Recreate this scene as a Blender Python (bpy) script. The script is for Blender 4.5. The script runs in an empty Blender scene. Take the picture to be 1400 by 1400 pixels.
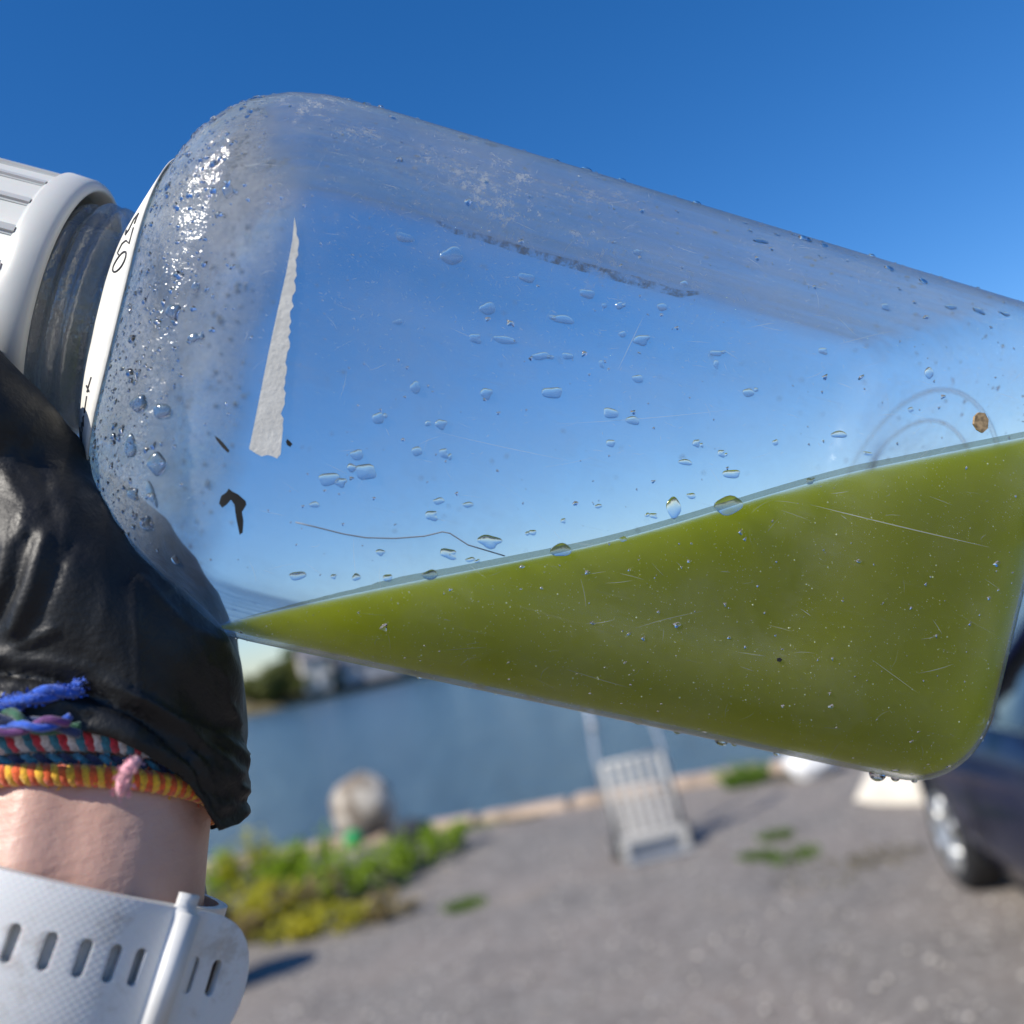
import bpy, bmesh, math, random
from mathutils import Vector, Matrix, noise
from mathutils.bvhtree import BVHTree

S = bpy.context.scene
C = S.collection
R = math.radians

# ------------------------------------------------------------------ camera
EYE = Vector((0, 0, 1.8))
F = 1374.0                       # focal length in pixels of the 1400 px picture
PITCH, ROLL = R(7.1), R(12.0)
f_ = Vector((0, math.cos(PITCH), math.sin(PITCH)))
r0 = Vector((1, 0, 0)); u0 = Vector((0, -math.sin(PITCH), math.cos(PITCH)))
RT = r0 * math.cos(ROLL) - u0 * math.sin(ROLL)
UP = u0 * math.cos(ROLL) + r0 * math.sin(ROLL)
cam = bpy.data.cameras.new('camera'); cam_o = bpy.data.objects.new('camera', cam); C.objects.link(cam_o)
cam.sensor_width = 36; cam.lens = 36 * F / 1400; cam.clip_start = .01; cam.clip_end = 3000
cam_o.matrix_world = Matrix(((RT.x, UP.x, -f_.x, EYE.x), (RT.y, UP.y, -f_.y, EYE.y), (RT.z, UP.z, -f_.z, EYE.z), (0, 0, 0, 1)))
cam.dof.use_dof = True; cam.dof.focus_distance = .218; cam.dof.aperture_fstop = 10.0
S.camera = cam_o

# ------------------------------------------------------------------ light
SUN_AZ, SUN_EL = R(233), R(43)
W = bpy.data.worlds.new('World'); S.world = W; W.use_nodes = True
nt = W.node_tree; bg = nt.nodes['Background']
sky = nt.nodes.new('ShaderNodeTexSky'); sky.sky_type = 'NISHITA'; sky.sun_disc = False
sky.sun_elevation = SUN_EL; sky.sun_rotation = SUN_AZ
sky.air_density = 1.0; sky.dust_density = .35; sky.ozone_density = 2.8
hs = nt.nodes.new('ShaderNodeHueSaturation'); hs.inputs['Saturation'].default_value = 1.36
nt.links.new(sky.outputs[0], hs.inputs['Color']); mu = nt.nodes.new('ShaderNodeVectorMath'); mu.operation = 'MULTIPLY'; mu.inputs[1].default_value = (.90, .93, 1.1); nt.links.new(hs.outputs[0], mu.inputs[0]); nt.links.new(mu.outputs[0], bg.inputs[0]); bg.inputs[1].default_value = .105
sun = bpy.data.lights.new('sun', 'SUN'); sun.energy = 4.7; sun.angle = R(.53); sun.color = (1, .94, .84)
sun_o = bpy.data.objects.new('sun', sun); C.objects.link(sun_o)
SUN = Vector((math.sin(SUN_AZ) * math.cos(SUN_EL), math.cos(SUN_AZ) * math.cos(SUN_EL), math.sin(SUN_EL)))
sun_o.rotation_euler = SUN.to_track_quat('Z', 'Y').to_euler(); sun_o.location = (-5, -5, 8)
vs = S.view_settings; vs.view_transform = 'Standard'; vs.look = 'None'; vs.exposure = 0.35; vs.gamma = 1; vs.use_curve_mapping = False
cy = S.cycles
cy.transparent_max_bounces = 40; cy.max_bounces = 14; cy.transmission_bounces = 10; cy.glossy_bounces = 4; cy.diffuse_bounces = 3
cy.volume_bounces = 6; cy.sample_clamp_indirect = 6; cy.use_denoising = True; cy.caustics_refractive = False; cy.caustics_reflective = False

# ------------------------------------------------------------------ helpers
def P(px, py, d):
    return EYE + d * (f_ + RT * ((px - 700) / F) + UP * ((700 - py) / F))
def G(px, py, z=0.0):
    v = f_ + RT * ((px - 700) / F) + UP * ((700 - py) / F)
    return EYE + v * ((z - EYE.z) / v.z)

def tag(o, label=None, cat=None, group=None, kind=None):
    if label: o['label'] = label
    if cat: o['category'] = cat
    if group: o['group'] = group
    if kind: o['kind'] = kind
    return o
def empty(name, loc=(0, 0, 0), rz=0.0, mat=None):
    o = bpy.data.objects.new(name, None); C.objects.link(o); o.empty_display_size = .1
    if mat is not None: o.matrix_world = mat
    else: o.location = loc; o.rotation_euler = (0, 0, rz)
    return o
def link(name, me, mat=None, parent=None, smooth=True):
    o = bpy.data.objects.new(name, me); C.objects.link(o)
    if mat and not me.materials: me.materials.append(mat)
    if smooth and len(me.polygons): me.polygons.foreach_set('use_smooth', [True] * len(me.polygons))
    if parent: o.parent = parent
    return o
def mesh(name, vs_, fs, mat=None, parent=None, smooth=True):
    me = bpy.data.meshes.new(name); me.from_pydata([tuple(v) for v in vs_], [], fs); me.update()
    return link(name, me, mat, parent, smooth)
def from_bm(name, bm, mat=None, parent=None, smooth=True):
    me = bpy.data.meshes.new(name); bm.normal_update(); bm.to_mesh(me); bm.free()
    return link(name, me, mat, parent, smooth)
def apply_mods(o):
    dg = bpy.context.evaluated_depsgraph_get(); dg.update()
    me = bpy.data.meshes.new_from_object(o.evaluated_get(dg)); o.modifiers.clear(); o.data = me
def copy_tree(o, parent=None):
    c = o.copy(); C.objects.link(c)
    if parent: c.parent = parent
    for ch in list(o.children): copy_tree(ch, c)
    return c

class MB:
    def __init__(s): s.v = []; s.f = []
    def add(s, vs_, fs):
        n = len(s.v); s.v += [Vector(v) for v in vs_]; s.f += [tuple(i + n for i in f) for f in fs]; return s
    def box(s, c, d, M=None):
        c = Vector(c); x, y, z = (k / 2 for k in d)
        vs_ = [Vector((sx * x, sy * y, sz * z)) for sx in (-1, 1) for sy in (-1, 1) for sz in (-1, 1)]
        if M is not None: vs_ = [M @ v for v in vs_]
        return s.add([c + v for v in vs_], [(0, 1, 3, 2), (4, 6, 7, 5), (0, 4, 5, 1), (2, 3, 7, 6), (0, 2, 6, 4), (1, 5, 7, 3)])
    def tube(s, pts, rad, n=8, closed=False, cap=True):
        pts = [Vector(p) for p in pts]; m = len(pts)
        rad = rad if hasattr(rad, '__len__') else [rad] * m
        vs_ = []; prev = None
        for i, p in enumerate(pts):
            a = pts[(i - 1) % m] if (closed or i) else p; b = pts[(i + 1) % m] if (closed or i < m - 1) else p
            t = (b - a).normalized()
            if prev is None: q = t.orthogonal().normalized()
            else: q = (prev - t * prev.dot(t)).normalized()
            prev = q; w = t.cross(q)
            vs_ += [p + rad[i] * (math.cos(2 * math.pi * k / n) * q + math.sin(2 * math.pi * k / n) * w) for k in range(n)]
        fs = []
        for i in range(m if closed else m - 1):
            j = (i + 1) % m
            for k in range(n):
                l = (k + 1) % n; fs.append((i * n + k, i * n + l, j * n + l, j * n + k))
        if cap and not closed: fs += [tuple(range(n))[::-1], tuple(range((m - 1) * n, m * n))]
        return s.add(vs_, fs)
    def build(s, name, mat=None, parent=None, smooth=True): return mesh(name, s.v, s.f, mat, parent, smooth)

def lathe(prof, n=96):                     # prof: (x, r) about the X axis
    vs_ = [(x, r * math.cos(2 * math.pi * k / n), r * math.sin(2 * math.pi * k / n)) for x, r in prof for k in range(n)]
    fs = [(i * n + k, (i + 1) * n + k, (i + 1) * n + (k + 1) % n, i * n + (k + 1) % n) for i in range(len(prof) - 1) for k in range(n)]
    return vs_, fs
def sstep(a, b, x):
    t = min(1, max(0, (x - a) / (b - a))); return t * t * (3 - 2 * t)
def interp(tab, x):
    if x <= tab[0][0]: return tab[0][1]
    for (x0, y0), (x1, y1) in zip(tab, tab[1:]):
        if x <= x1: return y0 + (y1 - y0) * (x - x0) / (x1 - x0)
    return tab[-1][1]

# ------------------------------------------------------------------ materials
class Mat:
    def __init__(s, name):
        s.m = bpy.data.materials.new(name); s.m.use_nodes = True; s.t = s.m.node_tree; s.t.nodes.clear()
        s.out = s.n('ShaderNodeOutputMaterial')
    def n(s, typ, **kw):
        x = s.t.nodes.new(typ)
        for k, v in kw.items():
            if hasattr(x, k) and k not in ('inputs',): setattr(x, k, v)
            else: s.set(x, k, v)
        return x
    def set(s, x, k, v):
        i = x.inputs[int(k[1:])] if k[0] == '_' and k[1:].isdigit() else x.inputs[k.replace('__', ' ')]
        if isinstance(v, bpy.types.NodeSocket): s.t.links.new(v, i)
        elif isinstance(v, bpy.types.Node): s.t.links.new(v.outputs[0], i)
        else: i.default_value = (v[0], v[1], v[2], 1) if (hasattr(v, '__len__') and len(v) == 3 and i.type == 'RGBA') else v
    def coord(s, scale=(1, 1, 1), kind='Object'):
        t = s.n('ShaderNodeTexCoord'); m = s.n('ShaderNodeMapping'); s.t.links.new(t.outputs[kind], m.inputs[0]); m.inputs['Scale'].default_value = scale
        return m.outputs[0]
    def noise(s, vec, scale, detail=4, rough=.55):
        return s.n('ShaderNodeTexNoise', Vector=vec, Scale=scale, Detail=detail, Roughness=rough).outputs[0]
    def math(s, op, a, b=0.0, c=None, clamp=False):
        x = s.n('ShaderNodeMath', operation=op, use_clamp=clamp); s.set(x, '_0', a); s.set(x, '_1', b)
        if c is not None: s.set(x, '_2', c)
        return x.outputs[0]
    def ramp(s, fac, a, b, lo=0.0, hi=1.0):
        return s.n('ShaderNodeMapRange', Value=fac, From__Min=a, From__Max=b, To__Min=lo, To__Max=hi, interpolation_type='SMOOTHSTEP').outputs[0]
    def mixc(s, fac, a, b):
        x = s.n('ShaderNodeMix', data_type='RGBA'); s.set(x, '_0', fac); s.set(x, '_6', a); s.set(x, '_7', b); return x.outputs[2]
    def mix(s, fac, a, b):
        x = s.n('ShaderNodeMixShader'); s.set(x, '_0', fac); s.set(x, '_1', a); s.set(x, '_2', b); return x.outputs[0]
    def bump(s, h, strength=.3, dist=.01):
        return s.n('ShaderNodeBump', Height=h, Strength=strength, Distance=dist).outputs[0]
    def pbr(s, col, rough=.5, **kw):
        x = s.n('ShaderNodeBsdfPrincipled')
        s.set(x, 'Base Color', col); s.set(x, 'Roughness', rough)
        for k, v in kw.items(): s.set(x, k.replace('__', ' '), v)
        return x.outputs[0]
    def done(s, sh): s.t.links.new(sh, s.out.inputs[0]); return s.m

def plain(name, col, rough=.5, var=.15, scale=30, bump=0, bdist=.001, **kw):
    m = Mat(name); v = m.coord(); nz = m.noise(v, scale)
    lo = tuple(k * (1 - var) for k in col); hi = tuple(min(1, k * (1 + var)) for k in col)
    c = m.mixc(m.ramp(nz, .3, .7), lo, hi)
    if bump: kw['Normal'] = m.bump(m.noise(v, scale * 4), bump, bdist)
    return m.done(m.pbr(c, rough, **kw))

# ------------------------------------------------------------------ ground, quay, water
m = Mat('gravel'); v = m.coord()
n1 = m.noise(v, .6, 5); n2 = m.noise(v, 14, 3); n3 = m.n('ShaderNodeTexVoronoi', Vector=v, Scale=38.0)
c = m.mixc(m.ramp(n1, .35, .65), (.145, .132, .118), (.19, .16, .138))
c = m.mixc(m.ramp(n2, .35, .75), c, (.25, .228, .205)); n4 = m.noise(v, 2.2, 6, .7); c = m.mixc(m.ramp(n4, .45, .75, 0, .75), c, (.105, .095, .088)); c = m.mixc(m.ramp(m.noise(v, .9, 4, .7), .58, .72, 0, .6), c, (.27, .22, .17))
c = m.mixc(m.ramp(n3.outputs['Color'], .8, .95), c, (.36, .34, .31))
M_gravel = m.done(m.pbr(c, .9, Normal=m.bump(n3.outputs[0], .5, .01)))
# the edge of the lot, from two points of the picture
e0, e1 = G(600, 1132), G(1090, 1047)
ed = (e1 - e0).normalized(); en = Vector((-ed.y, ed.x, 0))          # en points to the water
def E_(t, off=0.0, z=0.0):
    p = e0 + ed * t + en * off; return Vector((p.x, p.y, z))
g = mesh('ground', [E_(-70), E_(70), E_(70, -80), E_(-70, -80)], [(3, 2, 1, 0)], M_gravel, smooth=False); tag(g, kind='structure')

m = Mat('water'); v = m.coord((1.0, .45, 1))
h = m.math('ADD', m.noise(v, 1.3, 6, .65), m.math('MULTIPLY', m.noise(v, .3, 3), 1.6))
M_water = m.done(m.pbr((.055, .095, .13), .2, IOR=1.33, Normal=m.bump(h, 1.0, .6)))
wz = -.75
wt = mesh('water', [E_(-400, -1, wz), E_(400, -1, wz), E_(700, 700, wz), E_(-700, 700, wz)], [(0, 1, 2, 3)], M_water, smooth=False); tag(wt, kind='structure')

M_kerb = plain('quay stone', (.42, .32, .24), .9, .3, 6, .4, .01)
quay = mesh('quay_wall', [E_(-70, .02, -.01), E_(70, .02, -.01), E_(70, .12, -2), E_(-70, .12, -2)], [(0, 3, 2, 1)], M_kerb, smooth=False); tag(quay, kind='structure')
rng = random.Random(3)
def kerb_me(L):
    bm = bmesh.new(); bmesh.ops.create_cube(bm, size=1)
    for q in bm.verts: q.co = Vector((q.co.x * L, q.co.y * .26, q.co.z * .13)) + Vector((rng.uniform(-.015, .015), rng.uniform(-.02, .02), rng.uniform(-.012, .012)))
    bmesh.ops.bevel(bm, geom=bm.edges[:], offset=.02, segments=2, affect='EDGES')
    me = bpy.data.meshes.new('coping_stone'); bm.to_mesh(me); bm.free(); me.materials.append(M_kerb); return me
kms = [kerb_me(.95) for _ in range(4)]
for i in range(-9, 13):
    o = link('coping_stone', kms[i % 4], None, quay, smooth=False)
    o.location = E_(i * 1.0, -.1, .02 + rng.uniform(-.01, .012)); o.rotation_euler = (0, rng.uniform(-.012, .012), math.atan2(ed.y, ed.x) + rng.uniform(-.02, .02))

# loose pebbles
pv = MB(); rng = random.Random(8)
bm = bmesh.new(); bmesh.ops.create_icosphere(bm, subdivisions=1, radius=1); iv = [q.co.copy() for q in bm.verts]; jf = [tuple(q.index for q in f.verts) for f in bm.faces]; bm.free()
for _ in range(5200):
    y = 1.6 + 8.6 * rng.random() ** 1.5; x = (rng.random() * 1.5 - .68) * (y + 1)
    if (Vector((x, y, 0)) - e0).dot(en) > -.4: continue
    r = rng.uniform(.006, .024); a = rng.random() * 6.3
    pv.add([Vector((x + r * (q.x * math.cos(a) - q.y * .7 * math.sin(a)), y + r * (q.x * math.sin(a) + q.y * .7 * math.cos(a)), r * .5 * q.z + r * .2)) for q in iv], jf)
m = Mat('pebble'); nz = m.n('ShaderNodeTexWhiteNoise', noise_dimensions='3D', Vector=m.n('ShaderNodeVectorMath', operation='SNAP', _0=m.coord(), _1=(.05, .05, .05)).outputs[0])
M_peb = m.done(m.pbr(m.mixc(nz.outputs[0], (.1, .095, .09), (.5, .46, .41)), .85))
tag(pv.build('pebbles', M_peb), kind='stuff')

# ------------------------------------------------------------------ far shore
M_soil = plain('far bank', (.16, .13, .06), .95, .35, .12)
fs = []
SH = [(-260, 60), (-130, 92), (-55, 128), (-20, 150), (30, 190), (90, 230), (200, 260), (330, 280)]
shv = []
for x, y in SH: shv += [(x, y, wz - .3), (x - 1, y + 2.5, wz + 1.0), (x - 6, y + 25, wz + 2.0), (x - 40, y + 180, wz + 5)]
for i in range(len(SH) - 1):
    for k in range(3): fs.append((i * 4 + k, i * 4 + 4 + k, i * 4 + 5 + k, i * 4 + 1 + k))
tag(mesh('far_bank', shv, fs, M_soil), kind='structure')
def leafmat(name, a, b, sc=2.0):
    m = Mat(name); v = m.coord(); nz = m.noise(v, sc, 3)
    c = m.mixc(m.ramp(nz, .3, .7), a, b)
    return m.done(m.mix(.45, m.pbr(c, .6), m.n('ShaderNodeBsdfTranslucent', Color=c).outputs[0]))
M_tree = [leafmat('tree leaves dark', (.035, .075, .02), (.07, .13, .035), .5), leafmat('tree leaves olive', (.09, .11, .02), (.15, .165, .04), .5), leafmat('tree leaves mid', (.03, .07, .015), (.07, .12, .03), .5)]
M_bark = plain('bark', (.08, .06, .045), .9, .3, 4)
def make_tree(seed, h, w, lm):
    rg = random.Random(seed)
    lobes = [(Vector((rg.uniform(-.55, .55) * w, rg.uniform(-.55, .55) * w, h * rg.uniform(.3, .85))), w * rg.uniform(.35, .6)) for _ in range(11)]
    cr = MB(); tk = MB()
    tk.tube([(0, 0, -.5), (.05 * w, 0, h * .3), (0, .05 * w, h * .75)], [w * .09, w * .06, w * .02], 7)
    for c, r in lobes[:6]: tk.tube([(0, 0, h * .25), c * .6 + Vector((0, 0, h * .12)), c], [w * .045, w * .03, w * .01], 5)
    for c, r in lobes:
        for _ in range(110):
            d = Vector((rg.gauss(0, 1), rg.gauss(0, 1), rg.gauss(0, 1))).normalized() * r * rg.uniform(.55, 1.05); p = c + Vector((d.x, d.y, d.z * .8))
            u = Vector((rg.gauss(0, 1), rg.gauss(0, 1), rg.gauss(0, 1))).normalized(); w_ = u.orthogonal().normalized(); l = w * rg.uniform(.07, .14)
            cr.add([p - u * l, p + w_ * l * .6, p + u * l, p - w_ * l * .6], [(0, 1, 2, 3)])
    return cr, tk
def tree(x, y, h, w, k, seed, label):
    t = empty('shore_tree', (x, y, wz + 1.2)); tag(t, label, 'tree', 'trees along the far shore')
    cr, tk = make_tree(seed, h, w, k); tag(cr.build('crown', M_tree[k], t, smooth=False), kind='stuff'); tk.build('trunk', M_bark, t)
def far(px, base_py, extra=0):                  # a spot on the far bank below a pixel column
    v = G(px, base_py, wz); return v
def shore_y(px):                                # distance at which a pixel column meets the far shore line
    v = f_ + RT * ((px - 700) / F) + UP * ((700 - (955 - .2126 * (px - 330))) / F); sl = v.x / v.y
    for (x0, y0), (x1, y1) in zip(SH, SH[1:]):
        # solve x = sl*y on the segment
        den = (x1 - x0) - sl * (y1 - y0)
        if abs(den) < 1e-9: continue
        t = (sl * y0 - x0) / den
        if 0 <= t <= 1: return Vector((x0 + t * (x1 - x0), y0 + t * (y1 - y0), 0))
    return Vector((sl * 150, 150, 0))
ORD = 'first second third fourth fifth sixth seventh eighth ninth tenth eleventh twelfth thirteenth fourteenth'.split()
TREES = [(338, 5, 3.6, 4.0, 1, 'low olive tree on the far shore, leftmost beside the wrist'), (360, 6, 4.8, 4.2, 1, 'olive bushy tree second from the wrist on the far shore'),
         (383, 5, 5.8, 3.6, 1, 'taller olive tree left of the dark tree on the far shore'), (398, 8, 8.4, 3.4, 0, 'dark tall tree just left of the white far house'),
         (452, 10, 7.2, 3.2, 0, 'dark tree between the white house and the long grey house'), (460, 11, 5.4, 3.2, 0, 'dark bush at the left end of the long grey house'),
         (410, 1, 2.2, 2.0, 1, 'low olive bush in front of the white far house'), (452, 2, 2.2, 1.8, 0, 'low dark bush right of the white far house'), (470, 14, 6.8, 4.0, 0, 'tall dark tree rising behind the long grey house, left'), (515, 14, 6.6, 4.2, 2, 'broad green tree rising behind the long grey house, right'),
         (545, 5, 4.6, 3.4, 2, 'low green tree at the right end of the long grey house'), (575, 8, 6.6, 4.0, 2, 'green tree right of the long grey house above the water')]
for i, (px, off, h, w, k, lb) in enumerate(TREES):
    q = shore_y(px); tree(q.x, q.y + off, h, w, k, 40 + i, lb)
for i in range(14):
    px = 640 + i * 75; q = shore_y(px); tree(q.x, q.y + 8 + (i % 3) * 5, 6 + (i * 37 % 5), 4.5, i % 3, 90 + i, '%s far shore tree, %s in the row behind the green water' % (['dark round', 'thin olive', 'broad green'][i % 3], ORD[i]))
M_white = plain('far white wall', (.6, .56, .5), .8, .08, 1); M_grey = plain('far grey wall', (.4, .39, .4), .8, .1, 1)
M_roof = plain('far slate roof', (.16, .15, .16), .8, .2, 2); M_win = plain('far window', (.03, .035, .05), .15, .1, 1)
def house(px, off, w, d, hw, hr, wall, nw, nf, label):
    q = shore_y(px); t = empty('house', (q.x, q.y + off, wz + 1.2), math.atan2(-q.x, q.y) + .15); tag(t, label, 'house')
    b = MB(); b.box((0, 0, hw / 2), (w, d, hw)); b.add([(-w / 2, -d / 2, hw), (-w / 2, d / 2, hw), (-w / 2, 0, hw + hr)], [(0, 1, 2)]); b.add([(w / 2, -d / 2, hw), (w / 2, d / 2, hw), (w / 2, 0, hw + hr)], [(0, 2, 1)])
    b.build('wall', wall, t, False)
    rf = MB(); o = .35
    for s in (-1, 1):
        rf.add([(-w / 2 - o, s * (d / 2 + o), hw - .15), (w / 2 + o, s * (d / 2 + o), hw - .15), (w / 2 + o, 0, hw + hr + .12), (-w / 2 - o, 0, hw + hr + .12)], [(0, 1, 2, 3)])
    ro = rf.build('roof', M_roof, t, False)
    cb = MB(); cb.box((w * .3, 0, hw + hr + .3), (.7, .7, 1.2)); cb.build('chimney', wall, ro, False)
    for j in range(nf):
        for i in range(nw):
            x = -w / 2 + w * (i + .5) / nw; z = hw * (j + .55) / nf
            mb = MB(); mb.box((x, -d / 2 - .04, z), (1.0, .12, 1.3)); wf = mb.build('window', M_white, t, False)
            mb = MB(); mb.box((x, -d / 2 - .07, z), (.8, .12, 1.1)); mb.build('pane', M_win, wf, False)
house(427, 2, 3.8, 5, 4.8, 1.6, M_white, 2, 2, 'tall white house among dark trees on the far shore')
house(496, 3, 8.5, 7, 3.4, 1.8, M_grey, 4, 1, 'long grey house with slate roof on the far shore')
house(533, 2, 4.0, 5, 3.0, 1.6, M_white, 2, 1, 'small cream house right of the grey house on the far shore')

# ------------------------------------------------------------------ weeds and grass on the near bank
M_leaf = [leafmat('weed leaf green', (.19, .32, .012), (.34, .46, .02), 9), leafmat('weed leaf yellow', (.4, .4, .015), (.55, .48, .03), 9), leafmat('weed leaf dry', (.26, .2, .08), (.38, .29, .13), 9)]
M_stem = plain('weed stem', (.1, .13, .03), .7, .2, 20)
def weed(px, py, h, w, k, seed, label, name='weed_clump', n=300):
    rg = random.Random(seed); p = G(px, py); t = empty(name, p); tag(t, label, 'plant', 'leafy weeds along the near bank')
    lf = MB(); st = MB()
    for _ in range(max(5, n // 14)):
        a = rg.random() * 6.28; rr = w * math.sqrt(rg.random()); b = Vector((rr * math.cos(a) * .6, rr * math.sin(a) * .6, 0)); hh = h * rg.uniform(.55, 1.05) * (1 - .3 * rr / w)
        tip = Vector((rr * math.cos(a) * 1.1, rr * math.sin(a) * 1.1, hh)); mid = (b + tip) / 2 + Vector((0, 0, .1 * h))
        st.tube([b, mid, tip], [.006, .005, .002], 4, cap=False)
        for j in range(14):
            q = rg.uniform(.2, 1); pos = b.lerp(tip, q); u = Vector((rg.gauss(0, 1), rg.gauss(0, 1), rg.gauss(.3, .5))).normalized(); s_ = u.cross(Vector((0, 0, 1))).normalized(); l = rg.uniform(.05, .12) * (.6 + h)
            lf.add([pos, pos + u * l * .5 + s_ * l * .28 + Vector((0, 0, .01)), pos + u * l, pos + u * l * .5 - s_ * l * .28 + Vector((0, 0, .01))], [(0, 1, 2, 3)])
    tag(lf.build('foliage', M_leaf[k], t, False), kind='stuff'); tag(st.build('stems', M_stem, t), kind='stuff')
WEEDS = [(300, 1225, .42, .34, 0, 'green leafy weed nearest the wrist by the water'), (345, 1215, .62, .3, 1, 'yellow flowering weed right of the wrist'), (330, 1262, .4, .32, 1, 'yellowish weed low beside the watch strap'),
         (388, 1215, .48, .34, 0, 'bright green weed in the middle of the bank'), (430, 1205, .5, .32, 0, 'tall green weed left of the pale boulder'), (425, 1250, .36, .3, 2, 'dry brownish weed in front of the green ones'),
         (375, 1265, .34, .3, 1, 'yellow green weed at the gravel edge'), (470, 1230, .42, .36, 0, 'bright green weed below the green float'), (520, 1215, .44, .36, 0, 'green weed in front of the pale boulder'),
         (560, 1190, .34, .32, 0, 'green weed right of the pale boulder'), (615, 1165, .34, .3, 0, 'green weed at the right end of the weed strip'), (530, 1250, .16, .3, 2, 'low faded weed spilling onto the gravel'),
         (460, 1270, .2, .34, 1, 'low weed on the gravel below the green weeds'), (395, 1285, .14, .3, 1, 'flat weed nearest the dark shadow'), (330, 1290, .25, .25, 2, 'dry stalks beside the black bucket')]
for i, (px, py, h, w, k, lb) in enumerate(WEEDS): weed(px, py, h, w, k, 200 + i, lb)
M_grass = [leafmat('grass green', (.1, .2, .015), (.18, .28, .03), 9), leafmat('grass dry', (.2, .17, .07), (.27, .22, .1), 9)]
def tuft(px, py, h, w, k, seed, label):
    rg = random.Random(seed); mb = MB(); p = G(px, py)
    for _ in range(170):
        a = rg.random() * 6.28; r = w * math.sqrt(rg.random()); b = Vector((r * math.cos(a), r * math.sin(a), 0)); d = Vector((rg.gauss(0, .4), rg.gauss(0, .4), 1)).normalized(); s = d.orthogonal().normalized() * .008; hh = h * rg.uniform(.5, 1)
        mb.add([b - s, b + s, b + d * hh * .6 + s * .6 + Vector((0, 0, 0)), b + d * hh + Vector((d.x, d.y, 0)) * hh * .4], [(0, 1, 2, 3)])
    o = empty('grass_tuft', p); tag(mb.build('blades', M_grass[k], o, smooth=False), kind='stuff'); tag(o, label, 'grass', 'grass tufts in the gravel lot')
for i, a in enumerate([(1022, 1072, .26, .22, 0, 'bright green grass tuft at the quay edge behind the trolley shadow'), (1062, 1145, .06, .14, 0, 'small grass patch in the gravel, upper of a pair right of the trolley'),
                       (1082, 1172, .07, .2, 0, 'grass patch in the gravel, lower of a pair right of the trolley'), (1035, 1172, .05, .12, 0, 'faint grass patch left of the pair in the gravel'), (636, 1240, .07, .16, 0, 'lone grass tuft in gravel right of the weeds'),
                       (715, 1118, .05, .25, 1, 'dry grass on the quay edge left of the trolley'), (655, 1128, .08, .3, 0, 'grass on the quay edge between weeds and trolley'), (1210, 1172, .04, .25, 1, 'dry grass patch left of the car wheel'), (1130, 1195, .03, .35, 1, 'dry flattened grass in the gravel below the pair of patches'), (1085, 1060, .06, .35, 1, 'dry grass along the quay edge below the white bag')]):
    tuft(*a[:5], 300 + i, a[5])

# pale boulder, green float, black bucket
def lump(name, loc, rad, sc, amp, freq, mat, seed, sub=4):
    bm = bmesh.new(); bmesh.ops.create_icosphere(bm, subdivisions=sub, radius=1)
    for q in bm.verts:
        d = q.co.normalized(); k = 1 + amp * noise.noise(d * freq + Vector((seed, 0, 0))) + amp * .4 * noise.noise(d * freq * 3 + Vector((0, seed, 0)))
        q.co = Vector((d.x * sc[0], d.y * sc[1], d.z * sc[2])) * rad * k
    o = from_bm(name, bm, mat); o.location = loc; return o
m = Mat('boulder'); v = m.coord(); nz = m.noise(v, 4, 5)
M_boulder = m.done(m.pbr(m.mixc(m.ramp(nz, .4, .62), (.2, .16, .12), (.52, .47, .4)), .9, Normal=m.bump(m.noise(v, 14), .5, .03)))
q = G(505, 1150); b_ = lump('boulder', q + Vector((0, 0, .36)), .36, (1, .85, 1.02), .11, 1.3, M_boulder, 3); tag(b_, 'pale mottled round boulder standing above the weeds by the water', 'boulder')
q = G(490, 1166); o = lump('net_float', q + Vector((-.0, -.1, .16)), .1, (1, 1, .95), .03, 2, plain('green plastic', (.015, .3, .08), .35, .1), 5, 3); tag(o, 'bright green float lying in the weeds under the pale boulder', 'float')
q = G(566, 1150); o = lump('dark_rock', q + Vector((0, 0, .1)), .17, (1.3, 1, .8), .25, 1.6, plain('dark rock', (.03, .035, .04), .8, .3, 8), 9, 3); tag(o, 'small dark rock right of the pale boulder', 'rock')
M_blk = plain('black plastic', (.012, .013, .015), .45, .2, 20)
q = G(276, 1362); t = empty('bucket', q); tag(t, 'black bucket standing behind the wrist at the weed edge', 'bucket')
pr = [(0, .001), (.0, .19), (.5, .25), (.5, .255), (.48, .26), (.48, .245), (.03, .185), (.03, .001)]
vs_, fs_ = lathe(pr, 32); mesh('shell', [(y, z, x) for x, y, z in vs_], [f[::-1] for f in fs_], M_blk, t)
mb = MB(); mb.tube([(.255 * math.cos(a), .03, .48 + .1 * math.sin(a)) for a in [i * math.pi / 12 for i in range(13)]], .005, 6); mb.build('handle', M_blk, t)

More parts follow.
